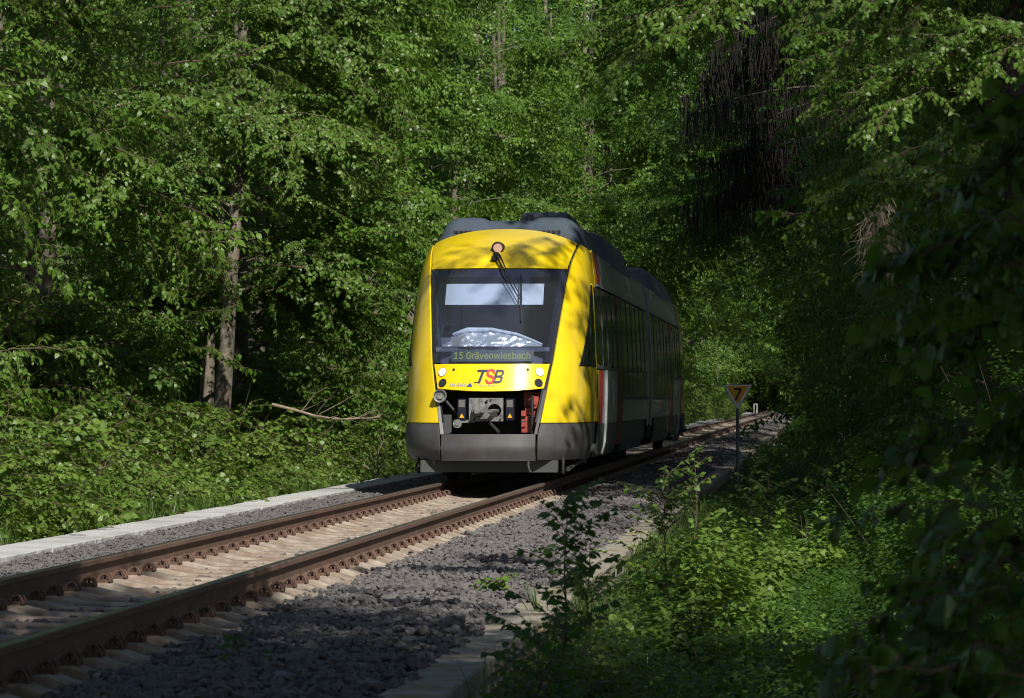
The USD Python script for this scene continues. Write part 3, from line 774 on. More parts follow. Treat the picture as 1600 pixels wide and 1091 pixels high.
# sides
for sg in (-1, 1):
    tri0 = lambda z: np.interp(z, [1.72, 2.98], [1.30, 2.93])
    cw = cp('cab_side_window', spatch(tri0, lambda z: 3.10 + 0 * z, 1.72, 2.98, 0.008, sg, 0.012, 14, 12), M['winglass'])
    cp('pillar_strip', spatch(3.12, 3.24, 1.74, 3.0, 0.009, sg, 0.02, 3, 8), M['yellow'])
    cp('red_stripe', spatch(4.0, 5.0, 0.84, 1.70, 0.0, sg, 0.03, 3), M['red'])
    cp('red_stripe', spatch(4.5, 5.3, 3.03, 3.54, 0.002, sg, 0.03, 3), M['red'])
    cp('lower_panel_side', spatch(5.0, 9.2, 0.84, 1.70, 0.0, sg, 0.03, 4), M['silver'])
    cp('lower_panel_side', spatch(10.8, 20.2, 0.84, 1.22, 0.0, sg, 0.03, 4), M['silver'])
    cp('upper_panel_side', spatch(5.3, 20.2, 3.03, 3.54, 0.0, sg, 0.03, 6), M['silver'])
    cp('upper_panel_side', spatch(4.0, 4.5, 3.03, 3.54, 0.0, sg, 0.03, 3), M['yellow'])
    cp('window_band', spatch(3.26, 20.2, 1.72, 3.02, -0.004, sg, 0.02, 6), M['frit'])
    cp('window_band', spatch(10.8, 20.2, 1.235, 1.72, -0.004, sg, 0.02, 6), M['frit'])
    for a in (3.4, 5.15, 6.5, 7.85):
        cp('side_window', spatch(a, a + 1.25 if a > 5 else a + 1.6, 1.78, 2.96, 0.006, sg, 0.01, 3), M['winglass'])
    for a in (11.0, 12.6, 14.2, 15.8, 17.4, 18.8):
        cp('side_window', spatch(a, a + 1.4 if a < 18 else a + 1.25, 1.32 if a < 17 else 1.75, 2.96, 0.006, sg, 0.01, 3), M['winglass'])
    for a in (5.02, 6.44, 7.79, 9.15, 10.87, 12.47, 14.07, 15.67, 17.27, 18.72):
        cp('window_frame', spatch(a - 0.03, a + 0.03, 1.75, 2.98, 0.016, sg, 0.02, 3, 5), M['skirt'])
    cp('window_frame', spatch(10.85, 20.0, 1.225, 1.275, 0.012, sg, 0.02, 6, 3), M['skirt'])
    cp('window_frame', spatch(3.3, 9.2, 1.705, 1.75, 0.012, sg, 0.02, 6, 3), M['skirt'])
    dr = cp('door', spatch(9.3, 10.02, 0.45, 2.98, 0.012, sg, 0.03, 3), M['door'])
    cp('door_window', spatch(9.42, 9.9, 1.15, 2.85, 0.016, sg, 0.01, 3), M['winglass'], parent=dr)
    dr = cp('door', spatch(10.04, 10.75, 0.45, 2.98, 0.012, sg, 0.03, 3), M['door'])
    cp('door_window', spatch(10.16, 10.63, 1.15, 2.85, 0.016, sg, 0.01, 3), M['winglass'], parent=dr)
    cp('door_step', box(sg * 1.33 if sg > 0 else -1.45, 1.45 if sg > 0 else -1.33, 9.3, 10.75, 0.36, 0.40), M['dark'], False)
    cp('skirt_panel', spatch(4.2, 9.25, 0.32, 0.83, 0.0, sg, 0.03, 4), M['skirt'])
    cp('skirt_panel', spatch(10.8, 18.6, 0.32, 0.83, 0.0, sg, 0.03, 4), M['skirt'])
    cp('cantrail_gutter', spatch(4.2, 20.2, 2.995, 3.035, 0.022, sg, 0.03, 6, 3), M['roof'])
    cp('downpipe', spatch(5.72, 5.92, 0.36, 1.70, 0.03, sg, 0.04, 3), M['silver'])
    cp('gangway_pillar', spatch(19.95, 20.3, 0.7, 3.5, 0.012, sg, 0.03, 3), M['silver'])
    cp('step_hole', spatch(3.45, 3.75, 1.25, 1.62, 0.004, sg, 0.01, 3, 3), M['dark'])
    cp('buffer_step', cat(cyl((sg * 1.30, 2.75, 0.47), (sg * 1.42, 2.70, 0.47), 0.085, 14), cyl((sg * 1.28, 2.9, 0.38), (sg * 1.12, 0.75, 0.20), 0.035, 8), box(sg * 1.2 - 0.04, sg * 1.2 + 0.04, 2.6, 3.2, 0.25, 0.6)), M['skirt'], 35)
    cp('sand_pipe', tmesh([(sg * 0.80, 1.6, 0.5), (sg * 0.80, 1.2, 0.25), (sg * 0.76, 1.35, 0.10)], 0.03), M['dark'])
U, V = np.meshgrid(np.linspace(-1, 1, 17), np.linspace(0, 1, 6), indexing='ij')
x = 1.235 * U
zf = roofz(x)
s0 = Y0(zf) + dyx(x, np.minimum(zf, 3.55)) + 0.02
cp('roof_sheet', shell(np.stack([x, lerp(s0, 20.25, V), zf], -1), -0.004, 0.03), M['roof'])
# roof fairings
def fairing(s0, s1, top, hw, r=0.28, zb=3.5):
    sp = m3.Manifold.sphere(r, 20)
    def lump(x0, x1, zt, a, b):
        pts = [sp.translate([x, s, z]) for x in (x0 + r, x1 - r) for s in (a + r + 0.25, b - r) for z in (zt - r,)]
        pts += [sp.translate([x, s, zb]) for x in (x0 + r - 0.10, x1 - r + 0.10) for s in (a + r - 0.05, b - r + 0.1)]
        return m3.Manifold.batch_hull(pts)
    o = lump(-hw, hw, top - 0.05, s0, s1) + lump(-hw, -hw + 0.85, top, s0, s1 - 0.1) + lump(hw - 0.85, hw, top, s0, s1 - 0.1)
    m = o.to_mesh()
    return trimesh.Trimesh(m.vert_properties[:, :3], m.tri_verts, process=False)


fa = cp('roof_fairing', fairing(3.55, 8.3, 4.07, 1.07), M['roofgrey'], 40)
for sg in (-1, 1):
    cp('vent_grille', cat([box(sg * 0.68 - 0.16 + 0.08 * k, sg * 0.68 - 0.115 + 0.08 * k, 3.34, 3.62, 3.79, 3.835) for k in range(4)]), M['black'], False, parent=fa)
cp('exhaust_housing', rbox(-0.12, 0.70, 7.2, 9.2, 3.7, 4.32, 0.10, 16), M['roofgrey'], 40)
cp('exhaust_housing', rbox(-0.02, 0.10, 7.15, 7.35, 3.9, 4.30, 0.03, 12), M['roofgrey'], 40)
cp('roof_fairing', fairing(9.3, 15.8, 4.10, 1.15), M['roofgrey'], 40)
# articulation bellows and bogies
zz = np.array([0.75, 1.2, 1.8, 2.4, 3.0, 3.45])
ring0 = [(Wz(z), z) for z in zz] + [(x, roofz(x) - 0.02) for x in (1.0, 0.5)]
ring0 = np.array(ring0 + [(-a, b) for a, b in ring0[::-1]])
bl = []
for k in range(25):
    sk = (1.0 if k % 2 else 0.955)
    bl.append(np.stack([ring0[:, 0] * sk, np.full(len(ring0), 20.28 + 1.24 * k / 24), (ring0[:, 1] - 2) * sk + 2], 1))
bl = np.array(bl)
n_, m_ = bl.shape[:2]
i, j = np.meshgrid(np.arange(n_ - 1), np.arange(m_), indexing='ij')
fq = np.stack([i * m_ + j, i * m_ + (j + 1) % m_, (i + 1) * m_ + (j + 1) % m_, (i + 1) * m_ + j], -1).reshape(-1, 4)
part(car, 'gangway_bellows', trimesh.Trimesh(bl.reshape(-1, 3), np.vstack([fq[:, [0, 1, 2]], fq[:, [0, 2, 3]]]), process=False), M['bellows'])
wheel = lathe([(0.0, -0.05), (0.12, -0.06), (0.14, -0.02), (0.31, -0.02), (0.33, -0.065), (0.385, -0.065), (0.39, 0.05), (0.42, 0.055), (0.415, 0.075), (0.33, 0.07), (0.31, 0.02), (0.12, 0.03), (0, 0.03)], 28)
wheel.apply_transform(trimesh.transformations.rotation_matrix(-math.pi / 2, [0, 1, 0]))
for s0_ in (3.4, LT / 2, LT - 3.4):
    fr = [box(sg * 1.0 - 0.06, sg * 1.0 + 0.06, s0_ - 1.35, s0_ + 1.35, 0.48, 0.68) for sg in (-1, 1)] + [box(-1.0, 1.0, s0_ - 0.25, s0_ + 0.25, 0.45, 0.62)]
    bg = part(car, 'bogie', cat(fr), M['dark'])
    for ds in (-0.95, 0.95):
        part(bg, 'axle', cyl((-0.8, s0_ + ds, 0.385), (0.8, s0_ + ds, 0.385), 0.08, 12), M['dark'])
        for sg in (-1, 1):
            w2 = wheel.copy()
            if sg < 0:
                w2.apply_transform(np.diag([-1, 1, 1, 1.0]))
                w2.invert()
            w2.apply_translation([sg * 0.76, s0_ + ds, 0.385])
            part(bg, 'wheel', w2, M['dark'], 30)
            part(bg, 'axle_box', rbox(sg * 1.0 - 0.1, sg * 1.0 + 0.1, s0_ + ds - 0.16, s0_ + ds + 0.16, 0.25, 0.52, 0.03), M['dark'], 30)
        part(bg, 'brake_disc', cyl((0.30, s0_ + ds, 0.385), (0.36, s0_ + ds, 0.385), 0.28, 20), M['steel'])
for k, (a, b, hw) in enumerate(((6.2, 8.9, 1.05), (11.2, 14.0, 1.0), (14.4, 17.8, 1.1))):
    cp('underfloor_box', rbox(-hw, hw, a, b, 0.25, 0.78, 0.05), M['dark'], 30)

# ------------------------------------------------------------------ signs
t = thing('speed_sign', 'triangular orange speed sign reading 7 on a thin grey post', 'sign', (3.33, 65.0, 0), rz=0.05)
def tri(w, h, z0, y0, y1):
    return trimesh.Trimesh([(-w / 2, y0, z0 + h), (w / 2, y0, z0 + h), (0, y0, z0), (-w / 2, y1, z0 + h), (w / 2, y1, z0 + h), (0, y1, z0)],
                           [[0, 2, 1], [3, 4, 5], [0, 1, 4], [0, 4, 3], [1, 2, 5], [1, 5, 4], [2, 0, 3], [2, 3, 5]], process=False)


sp_ = part(t, 'panel', tri(0.56, 0.48, 1.02, 0, 0.012), M['signblack'])
part(sp_, 'white_border', tri(0.525, 0.45, 1.04, -0.004, 0), M['white'])
part(sp_, 'orange_face', tri(0.40, 0.343, 1.127, -0.008, -0.004), M['signyellow'])
v = meshkit.text_mesh('7', 0.215, 0.003, True)
vv = np.array(v.vertices)
vv[:, 0] -= (vv[:, 0].max() + vv[:, 0].min()) / 2
part(sp_, 'numeral', trimesh.Trimesh(np.stack([vv[:, 0] * 0.95, -0.009 - vv[:, 2], 1.213 + vv[:, 1]], 1), v.faces, process=False), M['signblack'])
part(t, 'post', cyl((0, 0.035, -0.8), (0, 0.035, 1.44), 0.030, 12), M['post'], 30)
part(t, 'bracket', box(-0.10, 0.10, 0.012, 0.02, 1.36, 1.40), M['post'])
yb = 380.0
t = thing('marker_board', 'small white double post marker left of the distant track', 'marker', (-1.7, yb, -0.25))
for dx in (-0.33, 0.0):
    part(t, 'post', box(dx - 0.07, dx + 0.07, -0.02, 0.02, 0, 1.05), M['greytxt'])
part(t, 'crossbar', box(-0.40, 0.07, -0.03, -0.02, 0.94, 1.05), M['greytxt'])
t = thing('signal_board', 'black and white board on a post right of the distant track', 'signal', (2.65, yb - 60, -0.3))
part(t, 'post', box(-0.05, 0.05, -0.02, 0.02, 0, 1.6), M['white'])
part(t, 'board', box(0.0, 0.42, -0.06, -0.02, 0.05, 0.60), M['white'])
part(t, 'dark_mark', box(0.12, 0.30, -0.075, -0.06, 0.12, 0.38), M['signblack'])

# ------------------------------------------------------------------ foliage
def leaves(P, D, N, L, W, fold=0.10, droop=0.12):
    """Folded, pointed leaves: base points P, directions D, normals N (all n x 3), lengths L, widths W."""
    D, N = unit(D), unit(N)
    S = unit(np.cross(N, D))
    N = np.cross(D, S)
    L, W = np.broadcast_to(L, len(P))[:, None, None], np.broadcast_to(W, len(P))[:, None, None]
    a = np.array([0, 0.34, 0.34, 0.72, 0.72, 1.0])[None, :, None]
    s = np.array([0, -0.5, 0.5, -0.36, 0.36, 0.0])[None, :, None]
    n = np.array([0, fold, fold, fold * 0.6 - droop * 0.4, fold * 0.6 - droop * 0.4, -droop])[None, :, None]
    v = P[:, None] + D[:, None] * a * L + S[:, None] * s * W + N[:, None] * n * L
    f = np.array([[0, 1, 2], [1, 3, 4], [1, 4, 2], [3, 5, 4]])
    F = (np.arange(len(P)) * 6)[:, None, None] + f[None]
    return v.reshape(-1, 3), F.reshape(-1, 3)


def rotz(v, a):
    c, s = np.cos(a), np.sin(a)
    return np.stack([v[..., 0] * c - v[..., 1] * s, v[..., 0] * s + v[..., 1] * c, v[..., 2]], -1)


def bough(seed, length=1.8, nlat=26, leaf=0.085, step=0.034, spread=0.75, hang=1.0, width=0.55, rise=0.25, droop=0.5, out=0.6):
    """A leafy branch growing along +x: bent axis, irregular side twigs at all lengths, leaves hanging outward. Returns (twigs, leaves)."""
    r = np.random.default_rng(seed)
    tw, P, D, N = [], [], [], []
    t = np.linspace(0, 1, 9)
    wig = np.cumsum(r.normal(0, 0.06, 9))
    ax = np.stack([t * length, wig * length * 0.5, length * (rise * r.uniform(0.4, 1.5) * t - droop * r.uniform(0.5, 1.2) * t ** 2) + np.cumsum(r.normal(0, 0.02, 9))], 1)
    tw.append(tube(ax, np.linspace(0.0085, 0.0018, 9) * length, 4))
    for k in range(nlat):
        tk = 0.06 + 0.94 * (k + r.random()) / nlat
        p = np.array([np.interp(tk, t, ax[:, c]) for c in range(3)])
        sgn = 1 if r.random() < 0.5 else -1
        ang = sgn * r.uniform(0.25, 1.35)
        l = spread * r.uniform(0.3, 1.15) * (1 - 0.45 * tk)
        el = r.normal(0.05, 0.20)
        d = np.array([math.cos(ang) * math.cos(el), math.sin(ang) * math.cos(el), math.sin(el)])
        u = np.linspace(0, 1, 6)
        q = p + d * (u * l)[:, None] + np.array([0, 0, -1]) * (l * r.uniform(0.1, 0.6) * u ** 2)[:, None] + np.cumsum(r.normal(0, 0.012, (6, 3)), 0)
        tw.append(tube(q, np.linspace(0.005, 0.002, 6), 3))
        m = max(4, int(l / step))
        uu = (np.arange(m) + r.uniform(0.1, 0.9, m)) / m
        pl = np.stack([np.interp(uu, u, q[:, c]) for c in range(3)], 1)
        td = unit(q[-1] - q[0])
        alt = np.where(np.arange(m) % 2, 1.0, -1.0) * r.uniform(0.3, 1.0, m)
        lat = unit(np.array([-td[1], td[0], 0]))
        dd = td * r.uniform(0.2, 0.8, (m, 1)) + lat * alt[:, None] + np.array([0, 0, -1]) * (hang * r.uniform(0.1, 1.3, (m, 1)))
        nn = np.array([out, 0, 0.75]) + r.normal(0, 0.30, (m, 3))
        P.append(pl + r.normal(0, 0.010, (m, 3)))
        D.append(dd)
        N.append(nn)
    P, D, N = np.vstack(P), np.vstack(D), np.vstack(N)
    L = leaf * r.uniform(0.6, 1.25, len(P))
    return join(tw), leaves(P, D, N, L, L * width * r.uniform(0.85, 1.15, len(P)))


def sprig(seed, height=0.7, stems=7, leaf=0.05, step=0.03, lean=0.5, width=0.6):
    """Upright leafy shoots from one foot. Returns (stems, leaves)."""
    r = np.random.default_rng(seed)
    tw, P, D, N = [], [], [], []
    for k in range(stems):
        a, h = r.uniform(0, 2 * np.pi), height * r.uniform(0.55, 1.1)
        out = r.uniform(0.1, 1.0) * lean * h
        u = np.linspace(0, 1, 6)
        q = np.stack([math.cos(a) * out * u ** 1.5, math.sin(a) * out * u ** 1.5, h * u - 0.25 * out * u ** 3], 1) + r.normal(0, 0.04, 3) * [1, 1, 0]
        tw.append(tube(q, np.linspace(0.006, 0.002, 6), 3))
        m = max(4, int(h / step))
        uu = np.clip((np.arange(m) + r.random(m)) / m, 0.08, 1)
        pl = np.stack([np.interp(uu, u, q[:, c]) for c in range(3)], 1)
        b = r.uniform(0, 2 * np.pi, m)
        dd = np.stack([np.cos(b), np.sin(b), r.uniform(-0.35, 0.5, m)], 1)
        reach = r.uniform(0, 0.12, (m, 1)) * (1 - 0.6 * uu[:, None]) * height / 0.7
        P.append(pl + dd * reach * [1, 1, 0.4])
        D.append(dd)
        N.append(np.array([0, 0, 1.0]) + r.normal(0, 0.35, (m, 3)))
    P, D, N = np.vstack(P), np.vstack(D), np.vstack(N)
    L = leaf * r.uniform(0.6, 1.25, len(P))
    return join(tw), leaves(P, D, N, L, L * width * r.uniform(0.8, 1.15, len(P)))


def tuft(seed, h=0.35, n=40):
    r = np.random.default_rng(seed)
    V, F = [], []
    for k in range(n):
        a, o, hh = r.uniform(0, 6.28), r.uniform(0.02, 0.25) * h * 2, h * r.uniform(0.5, 1.1)
        u = np.array([0, 0.4, 0.75, 1.0])
        p = np.stack([math.cos(a) * o * u ** 2, math.sin(a) * o * u ** 2, hh * u - 0.3 * o * u ** 3], 1) + np.append(r.normal(0, 0.05, 2), 0)
        sd = np.array([-math.sin(a), math.cos(a), 0])
        wd = np.array([0.004, 0.0045, 0.003, 0.0005])[:, None]
        V.append(np.vstack([p - sd * wd, p + sd * wd]))
        F.append(np.array([[0, 4, 5], [0, 5, 1], [1, 5, 6], [1, 6, 2], [2, 6, 7], [2, 7, 3]]))
    return join(zip(V, F))


PROTO = {}


def proto_set(host, name, makers, leafm, twigm='twig'):
    """Prototypes live inside the first crown that uses them."""
    paths = []
    for k, mk in enumerate(makers):
        p = f'{host}/{name}_{k:03d}'
        UsdGeom.Xform.Define(stage, p)
        tw, lf = mk
        if tw is not None:
            usdkit.mesh(stage, p + '/twig', tw, M[twigm]).CreateDoubleSidedAttr(True)
        usdkit.mesh(stage, p + '/leaf', lf, M[leafm]).CreateDoubleSidedAttr(True)
        paths.append(p)
    return paths


SPEC = {
    'beech': (lambda: [bough(100 + k, 1.8, 27, 0.098, 0.032) for k in range(12)], 'beech', 'bough', True),
    'far': (lambda: [bough(200 + k, 2.2, 27, 0.115, 0.048, 0.95) for k in range(8)], 'beech', 'bough', False),
    'maple': (lambda: [bough(300 + k, 1.7, 22, 0.115, 0.050, width=0.85, hang=0.6) for k in range(6)], 'maple', 'bough', True),
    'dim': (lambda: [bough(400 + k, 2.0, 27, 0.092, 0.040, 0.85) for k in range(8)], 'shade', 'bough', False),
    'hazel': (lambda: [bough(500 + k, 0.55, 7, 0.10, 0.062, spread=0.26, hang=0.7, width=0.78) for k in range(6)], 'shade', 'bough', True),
    'bramble': (lambda: [bough(900 + k, 0.9, 14, 0.088, 0.032, spread=0.42, hang=0.6, width=0.72, rise=0.35, droop=0.7, out=0.35) for k in range(8)], 'lush', 'bough', True),
    'conifer': (lambda: [bough(950 + k, 2.1, 34, 0.060, 0.013, 0.8, hang=0.9, width=0.16, rise=0.05, droop=0.5) for k in range(4)], 'spruce', 'bough', False),
    'grass': (lambda: [(None, tuft(1000 + k, 0.36, 46)) for k in range(5)], 'grass', 'tuft', False),
    'fern': (lambda: [bough(1100 + k, 0.7, 22, 0.05, 0.016, spread=0.22, hang=0.15, width=0.4, rise=0.9, droop=0.8, out=0.2) for k in range(4)], 'lush', 'bough', False),
    'lush': (lambda: [sprig(600 + k, 0.75, 9, 0.100, 0.038) for k in range(8)], 'lush', 'sprig', True),
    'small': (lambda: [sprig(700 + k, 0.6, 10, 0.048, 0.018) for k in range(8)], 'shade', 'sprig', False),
    'lime': (lambda: [sprig(800 + k, 0.6, 9, 0.072, 0.024) for k in range(6)], 'lush', 'sprig', False),
}


def crown(path, species, pos, yaw_, pitch, roll, scale, kind='stuff'):
    mk, lm, nm, twigs = SPEC[species]
    n = len(pos)
    if species not in PROTO:
        UsdGeom.PointInstancer.Define(stage, path)
        PROTO[species] = proto_set(path, nm, [(tw if twigs else None, lf) for tw, lf in mk()], lm)
    pr = PROTO[species]
    r = np.random.default_rng(n + int(abs(pos[0][1]) * 100))
    q = qmul(qmul(qaxis('z', yaw_), qaxis('y', pitch)), qaxis('x', roll))
    instancer(path, pr, pos, r.integers(0, len(pr), n), q, scale, kind)


def in_gap(p, gaps):
    bad = np.zeros(len(p), bool)
    if gaps:
        u, v, d = project(p)
        for x0, x1, y0, y1, dm in gaps:
            bad |= (u > x0) & (u < x1) & (v > y0) & (v < y1) & (d < dm)
    return bad


def trunk_mesh(r, H, rad, lean, limbs, R, z0, seed_z=-0.4):
    n = 14
    u = np.linspace(0, 1, n)
    wob = np.cumsum(r.normal(0, 0.05, (n, 2)), 0) * np.minimum(u * 3, 1)[:, None]
    p = np.stack([lean[0] * u * H + wob[:, 0], lean[1] * u * H + wob[:, 1], seed_z + (H - seed_z) * u], 1)
    rr = rad * (1 - 0.85 * u) * (1 + 0.55 * np.exp(-u * 28))
    out = [tube(p, rr, 11, True)]
    for k in range(limbs):
        t = r.uniform(max(0.08, z0 / H), 0.95)
        b = np.array([np.interp(t, u, p[:, c]) for c in range(3)])
        a = r.uniform(0, 2 * np.pi)
        l = R * r.uniform(0.45, 0.85) * math.sqrt(max(0.1, 1 - t * 0.7))
        s = np.linspace(0, 1, 6)
        q = b + np.stack([math.cos(a) * l * s, math.sin(a) * l * s, l * (0.45 * s - 0.25 * s ** 2)], 1) + np.cumsum(r.normal(0, 0.04, (6, 3)), 0) * s[:, None]
        out.append(tube(q, np.linspace(rad * 0.28 * (1 - 0.5 * t), 0.008, 6), 5))
    return join(out), (u, p)


def tree(name, label, x, y, H, R, z0, n, seed, species='beech', group=None, gaps=None, bias=None, bark='bark', rad=None, lean=(0, 0), keep=None, limbs=14, blen=1.8, low=0.5, scale=(0.8, 1.25), zbase=None, clump=9, cull=True, clear=True):
    r = np.random.default_rng(seed)
    gz = float(ground_z(x, y)) if zbase is None else zbase
    t = thing(name, label, 'tree', (x, y, gz), group=group)
    (tm, (u, ax)) = trunk_mesh(r, H * 0.97, rad or 0.018 * H * r.uniform(0.8, 1.2) * 0.6, lean, limbs, R, z0)
    part(t, 'trunk', tm, M[bark], True)
    nc = max(4, n // clump)
    cz = z0 + (H - z0) * r.random(nc) ** (1 + low)
    ct = r.uniform(0, 2 * np.pi, nc)
    if bias is not None:
        ct = np.where(r.random(nc) < 0.62, bias + r.normal(0, 0.8, nc), ct)
    cr = r.uniform(0.15, 1.0, nc) ** 0.6
    c = r.integers(0, nc, n)
    zz_ = np.maximum(cz[c] + r.normal(0, 0.30, n), z0 * 0.7)
    th = ct[c] + r.normal(0, 0.26, n)
    f = np.clip((zz_ - z0) / max(H - z0, 1), 0, 1)
    prof_ = np.interp(f, [0, 0.08, 0.4, 0.75, 1.0], [0.62, 0.85, 1.0, 0.75, 0.15])
    rad_ = np.maximum(R * prof_ - blen * 0.72, 0.1) * cr[c] + r.normal(0, 0.18, n)
    s = r.uniform(*scale, n)
    top = CZ + 0.1125 * (y + 2) + 1.2 - gz                      # above this height only shade and sky are at stake: fewer, larger boughs
    if cull:
        high = zz_ > top
        s = np.where(high, s * 1.7, s)
        drop = high & (r.random(n) > 0.36)
    else:
        drop = np.zeros(n, bool)
    cx, cy = np.interp(zz_ / H, u, ax[:, 0]), np.interp(zz_ / H, u, ax[:, 1])
    P = np.stack([cx + rad_ * np.cos(th), cy + rad_ * np.sin(th), zz_], 1)
    yw = th + r.normal(0, 0.55, n)
    pitch = r.normal(0.0, 0.30, n) - 0.35 * np.clip(f - 0.6, 0, 1)
    roll = r.normal(0, 0.4, n)
    dirs = np.stack([np.cos(yw), np.sin(yw), 0 * yw], 1)
    base = P + [x, y, gz]
    world = base + dirs * (0.6 * blen * s)[:, None]
    tip = base + dirs * (blen * s)[:, None] - [0, 0, 0.3]
    ok = ~drop & ~in_gap(world, gaps) & ~in_gap(base, gaps)
    if gaps is GAPL:
        ok &= ~sun_gap(world)
        hollow = 0.6 * meshkit.noise(world * [0.42, 0.42, 0.6], 31) + 0.4 * meshkit.noise(world * [1.0, 1.0, 1.3], 32)
        ok &= (hollow > (0.445 if seed > 2 else 0.0)) | (world[:, 2] > top + 1)
    if keep is not None:
        ok &= keep(tip) & keep(base)
    if clear:
        ok &= ~((np.abs(tip[:, 0]) < 2.0) & (tip[:, 2] < 4.9)) & ~((np.abs(world[:, 0]) < 2.3) & (world[:, 2] < 5.1))
        ok &= ~((tip[:, 2] < 3.4) & (np.abs(tip[:, 0]) < 2.9))
    if keep is not None:
        ok &= keep(world)
    if ok.sum() == 0:
        return t
    crown(t + '/crown', species, P[ok], yw[ok], pitch[ok], roll[ok], s[ok])
    return t


ORD = ('first second third fourth fifth sixth seventh eighth ninth tenth eleventh twelfth thirteenth fourteenth fifteenth sixteenth seventeenth eighteenth nineteenth twentieth '
       'twenty-first twenty-second twenty-third twenty-fourth twenty-fifth twenty-sixth twenty-seventh twenty-eighth twenty-ninth thirtieth thirty-first thirty-second thirty-third thirty-fourth').split()
count = {}


def nth(key, text):
    n = count[key] = count.get(key, -1) + 1
    return ORD[n] + ' ' + text if n < len(ORD) else text


rt = np.random.default_rng(21)
def out_of_view(w):
    u, v, d = project(w)
    m = 5600 * 2.0 / np.maximum(d, 0.5)
    return (d < 1.5) | (u < -m) | (u > 1600 + m) | (v < -m)


# trunks that show in the photograph keep a clear view
GAPR = [(1005, 1300, 70, 300, 96)]
GAPL = [(326, 386, 330, 425, 64.5), (322, 376, 485, 680, 64.5), (262, 335, 540, 665, 66), (690, 1010, 325, 470, 62)]
BARE = [(-6.1, 64.5, z) for z in (0.5, 1.1, 1.8, 2.6, 3.6)] + [(-6.8, 67.0, z) for z in (0.6, 1.2, 1.8)]


def sun_gap(p, rad=0.6):
    """Boughs that would stand between the sun and the bare trunks have not grown."""
    bad = np.zeros(len(p), bool)
    for b in BARE:
        d = p - np.array(b)
        t = d @ SUN
        bad |= (t > -0.3) & (np.linalg.norm(d - t[:, None] * SUN, axis=1) < rad)
    return bad


LG = 'sunlit beeches of the left forest edge'
LL = 'leafy beech in the sunlit forest wall left of the track'
tree('beech_tree', 'leaning smooth grey beech trunk standing clear in the left undergrowth, with leafy crown', -6.12, 64.5, 17, 3.6, 3.4, 250, 1, 'beech', gaps=GAPL, low=1.3, bias=-0.8, rad=0.165, lean=(0.045, 0.05), zbase=-0.25)
tree('beech_tree', 'straight grey beech trunk just left of the leaning trunk, half hidden by leaves', -6.75, 67.0, 16, 3.4, 3.6, 60, 2, 'beech', gaps=GAPL, bias=-0.8, rad=0.15, lean=(0.0, 0.03), zbase=-0.25)
k = 10
for y in np.arange(37.5, 150, 3.6):                              # first row along the left of the line
    k += 1
    if 56.5 < y < 68:
        continue
    near = y < 90
    tree('beech_tree', nth('l1', 'beech from the viewer in the front row left of the track'), -6.6 + rt.normal(0, 0.4) - (0.9 if y < 50 else 1.9 if y < 68 else 0), y + rt.normal(0, 0.6), rt.uniform(15, 19), rt.uniform(3.0, 3.7) + (0.9 if 50 < y < 68 else 0), 0.7, 185 if near else 115, k, 'beech' if y < 72 else 'far', LG, GAPL, bias=-0.75, low=0.9)
for y in np.arange(56, 150, 4.2):
    k += 1
    tree('beech_tree', nth('l2', 'beech from the viewer in the second row left of the track'), -10.5 + rt.normal(0, 0.8), y + rt.normal(0, 1.0), rt.uniform(16, 20), rt.uniform(3.4, 4.2), 1.0, 100, k, 'beech' if y < 66 else 'far', LG, GAPL, bias=-0.7, low=0.8)
for y in np.arange(76, 170, 6):
    k += 1
    tree('beech_tree', LL, -16 + rt.normal(0, 1.2), y + rt.normal(0, 1.2), rt.uniform(17, 21), rt.uniform(3.8, 4.6), 1.0, 75, k, 'far', LG, GAPL, bias=-0.7, low=0.6, scale=(1.0, 1.5))
for y in np.arange(95, 200, 9):
    k += 1
    tree('beech_tree', LL, -24 + rt.normal(0, 2), y + rt.normal(0, 2), rt.uniform(18, 23), 5.2, 0.8, 65, k, 'far', LG, None, bias=-0.7, low=0.4, scale=(1.2, 1.9))
# farther along the line, both sides, closing over the track
FL = ('distant forest tree beside the far end of the track, left side', 'distant forest tree beside the far end of the track, right side')
for y in np.arange(150, 400, 8.5):
    for sd in (0, 1):
        k += 1
        tree('forest_tree', nth('f%d' % sd, 'distant tree along the ' + ('left', 'right')[sd] + ' side of the far track, beyond the railcar'), (2 * sd - 1) * (6.6 + rt.normal(0, 0.8)), y + rt.normal(0, 1.5), rt.uniform(20, 26), rt.uniform(5.6, 7.2), 0.8, 75, k, 'far' if sd == 0 else 'dim', 'distant forest trees along the far track, ' + ('left', 'right')[sd], None, low=0.25, scale=(1.4, 2.2))
for y in np.arange(210, 420, 20):
    for sd in (0, 1):
        k += 1
        tree('forest_tree', FL[sd], (2 * sd - 1) * (15 + rt.normal(0, 2)), y + rt.normal(0, 2), rt.uniform(22, 28), 6.5, 0.6, 60, k, 'far' if sd == 0 else 'dim', 'distant forest trees along the far track, ' + ('left', 'right')[sd], None, low=0.1, scale=(1.9, 3.0))
for x in np.arange(-30, 34, 6.0):
    k += 1
    tree('forest_tree', 'tall forest tree closing the view at the end of the line', x + rt.normal(0, 1), 425 + rt.uniform(0, 22), rt.uniform(28, 36), 6.5, 0.3, 100, k, 'far', 'forest closing the end of the line', None, low=0.0, scale=(2.4, 3.6))
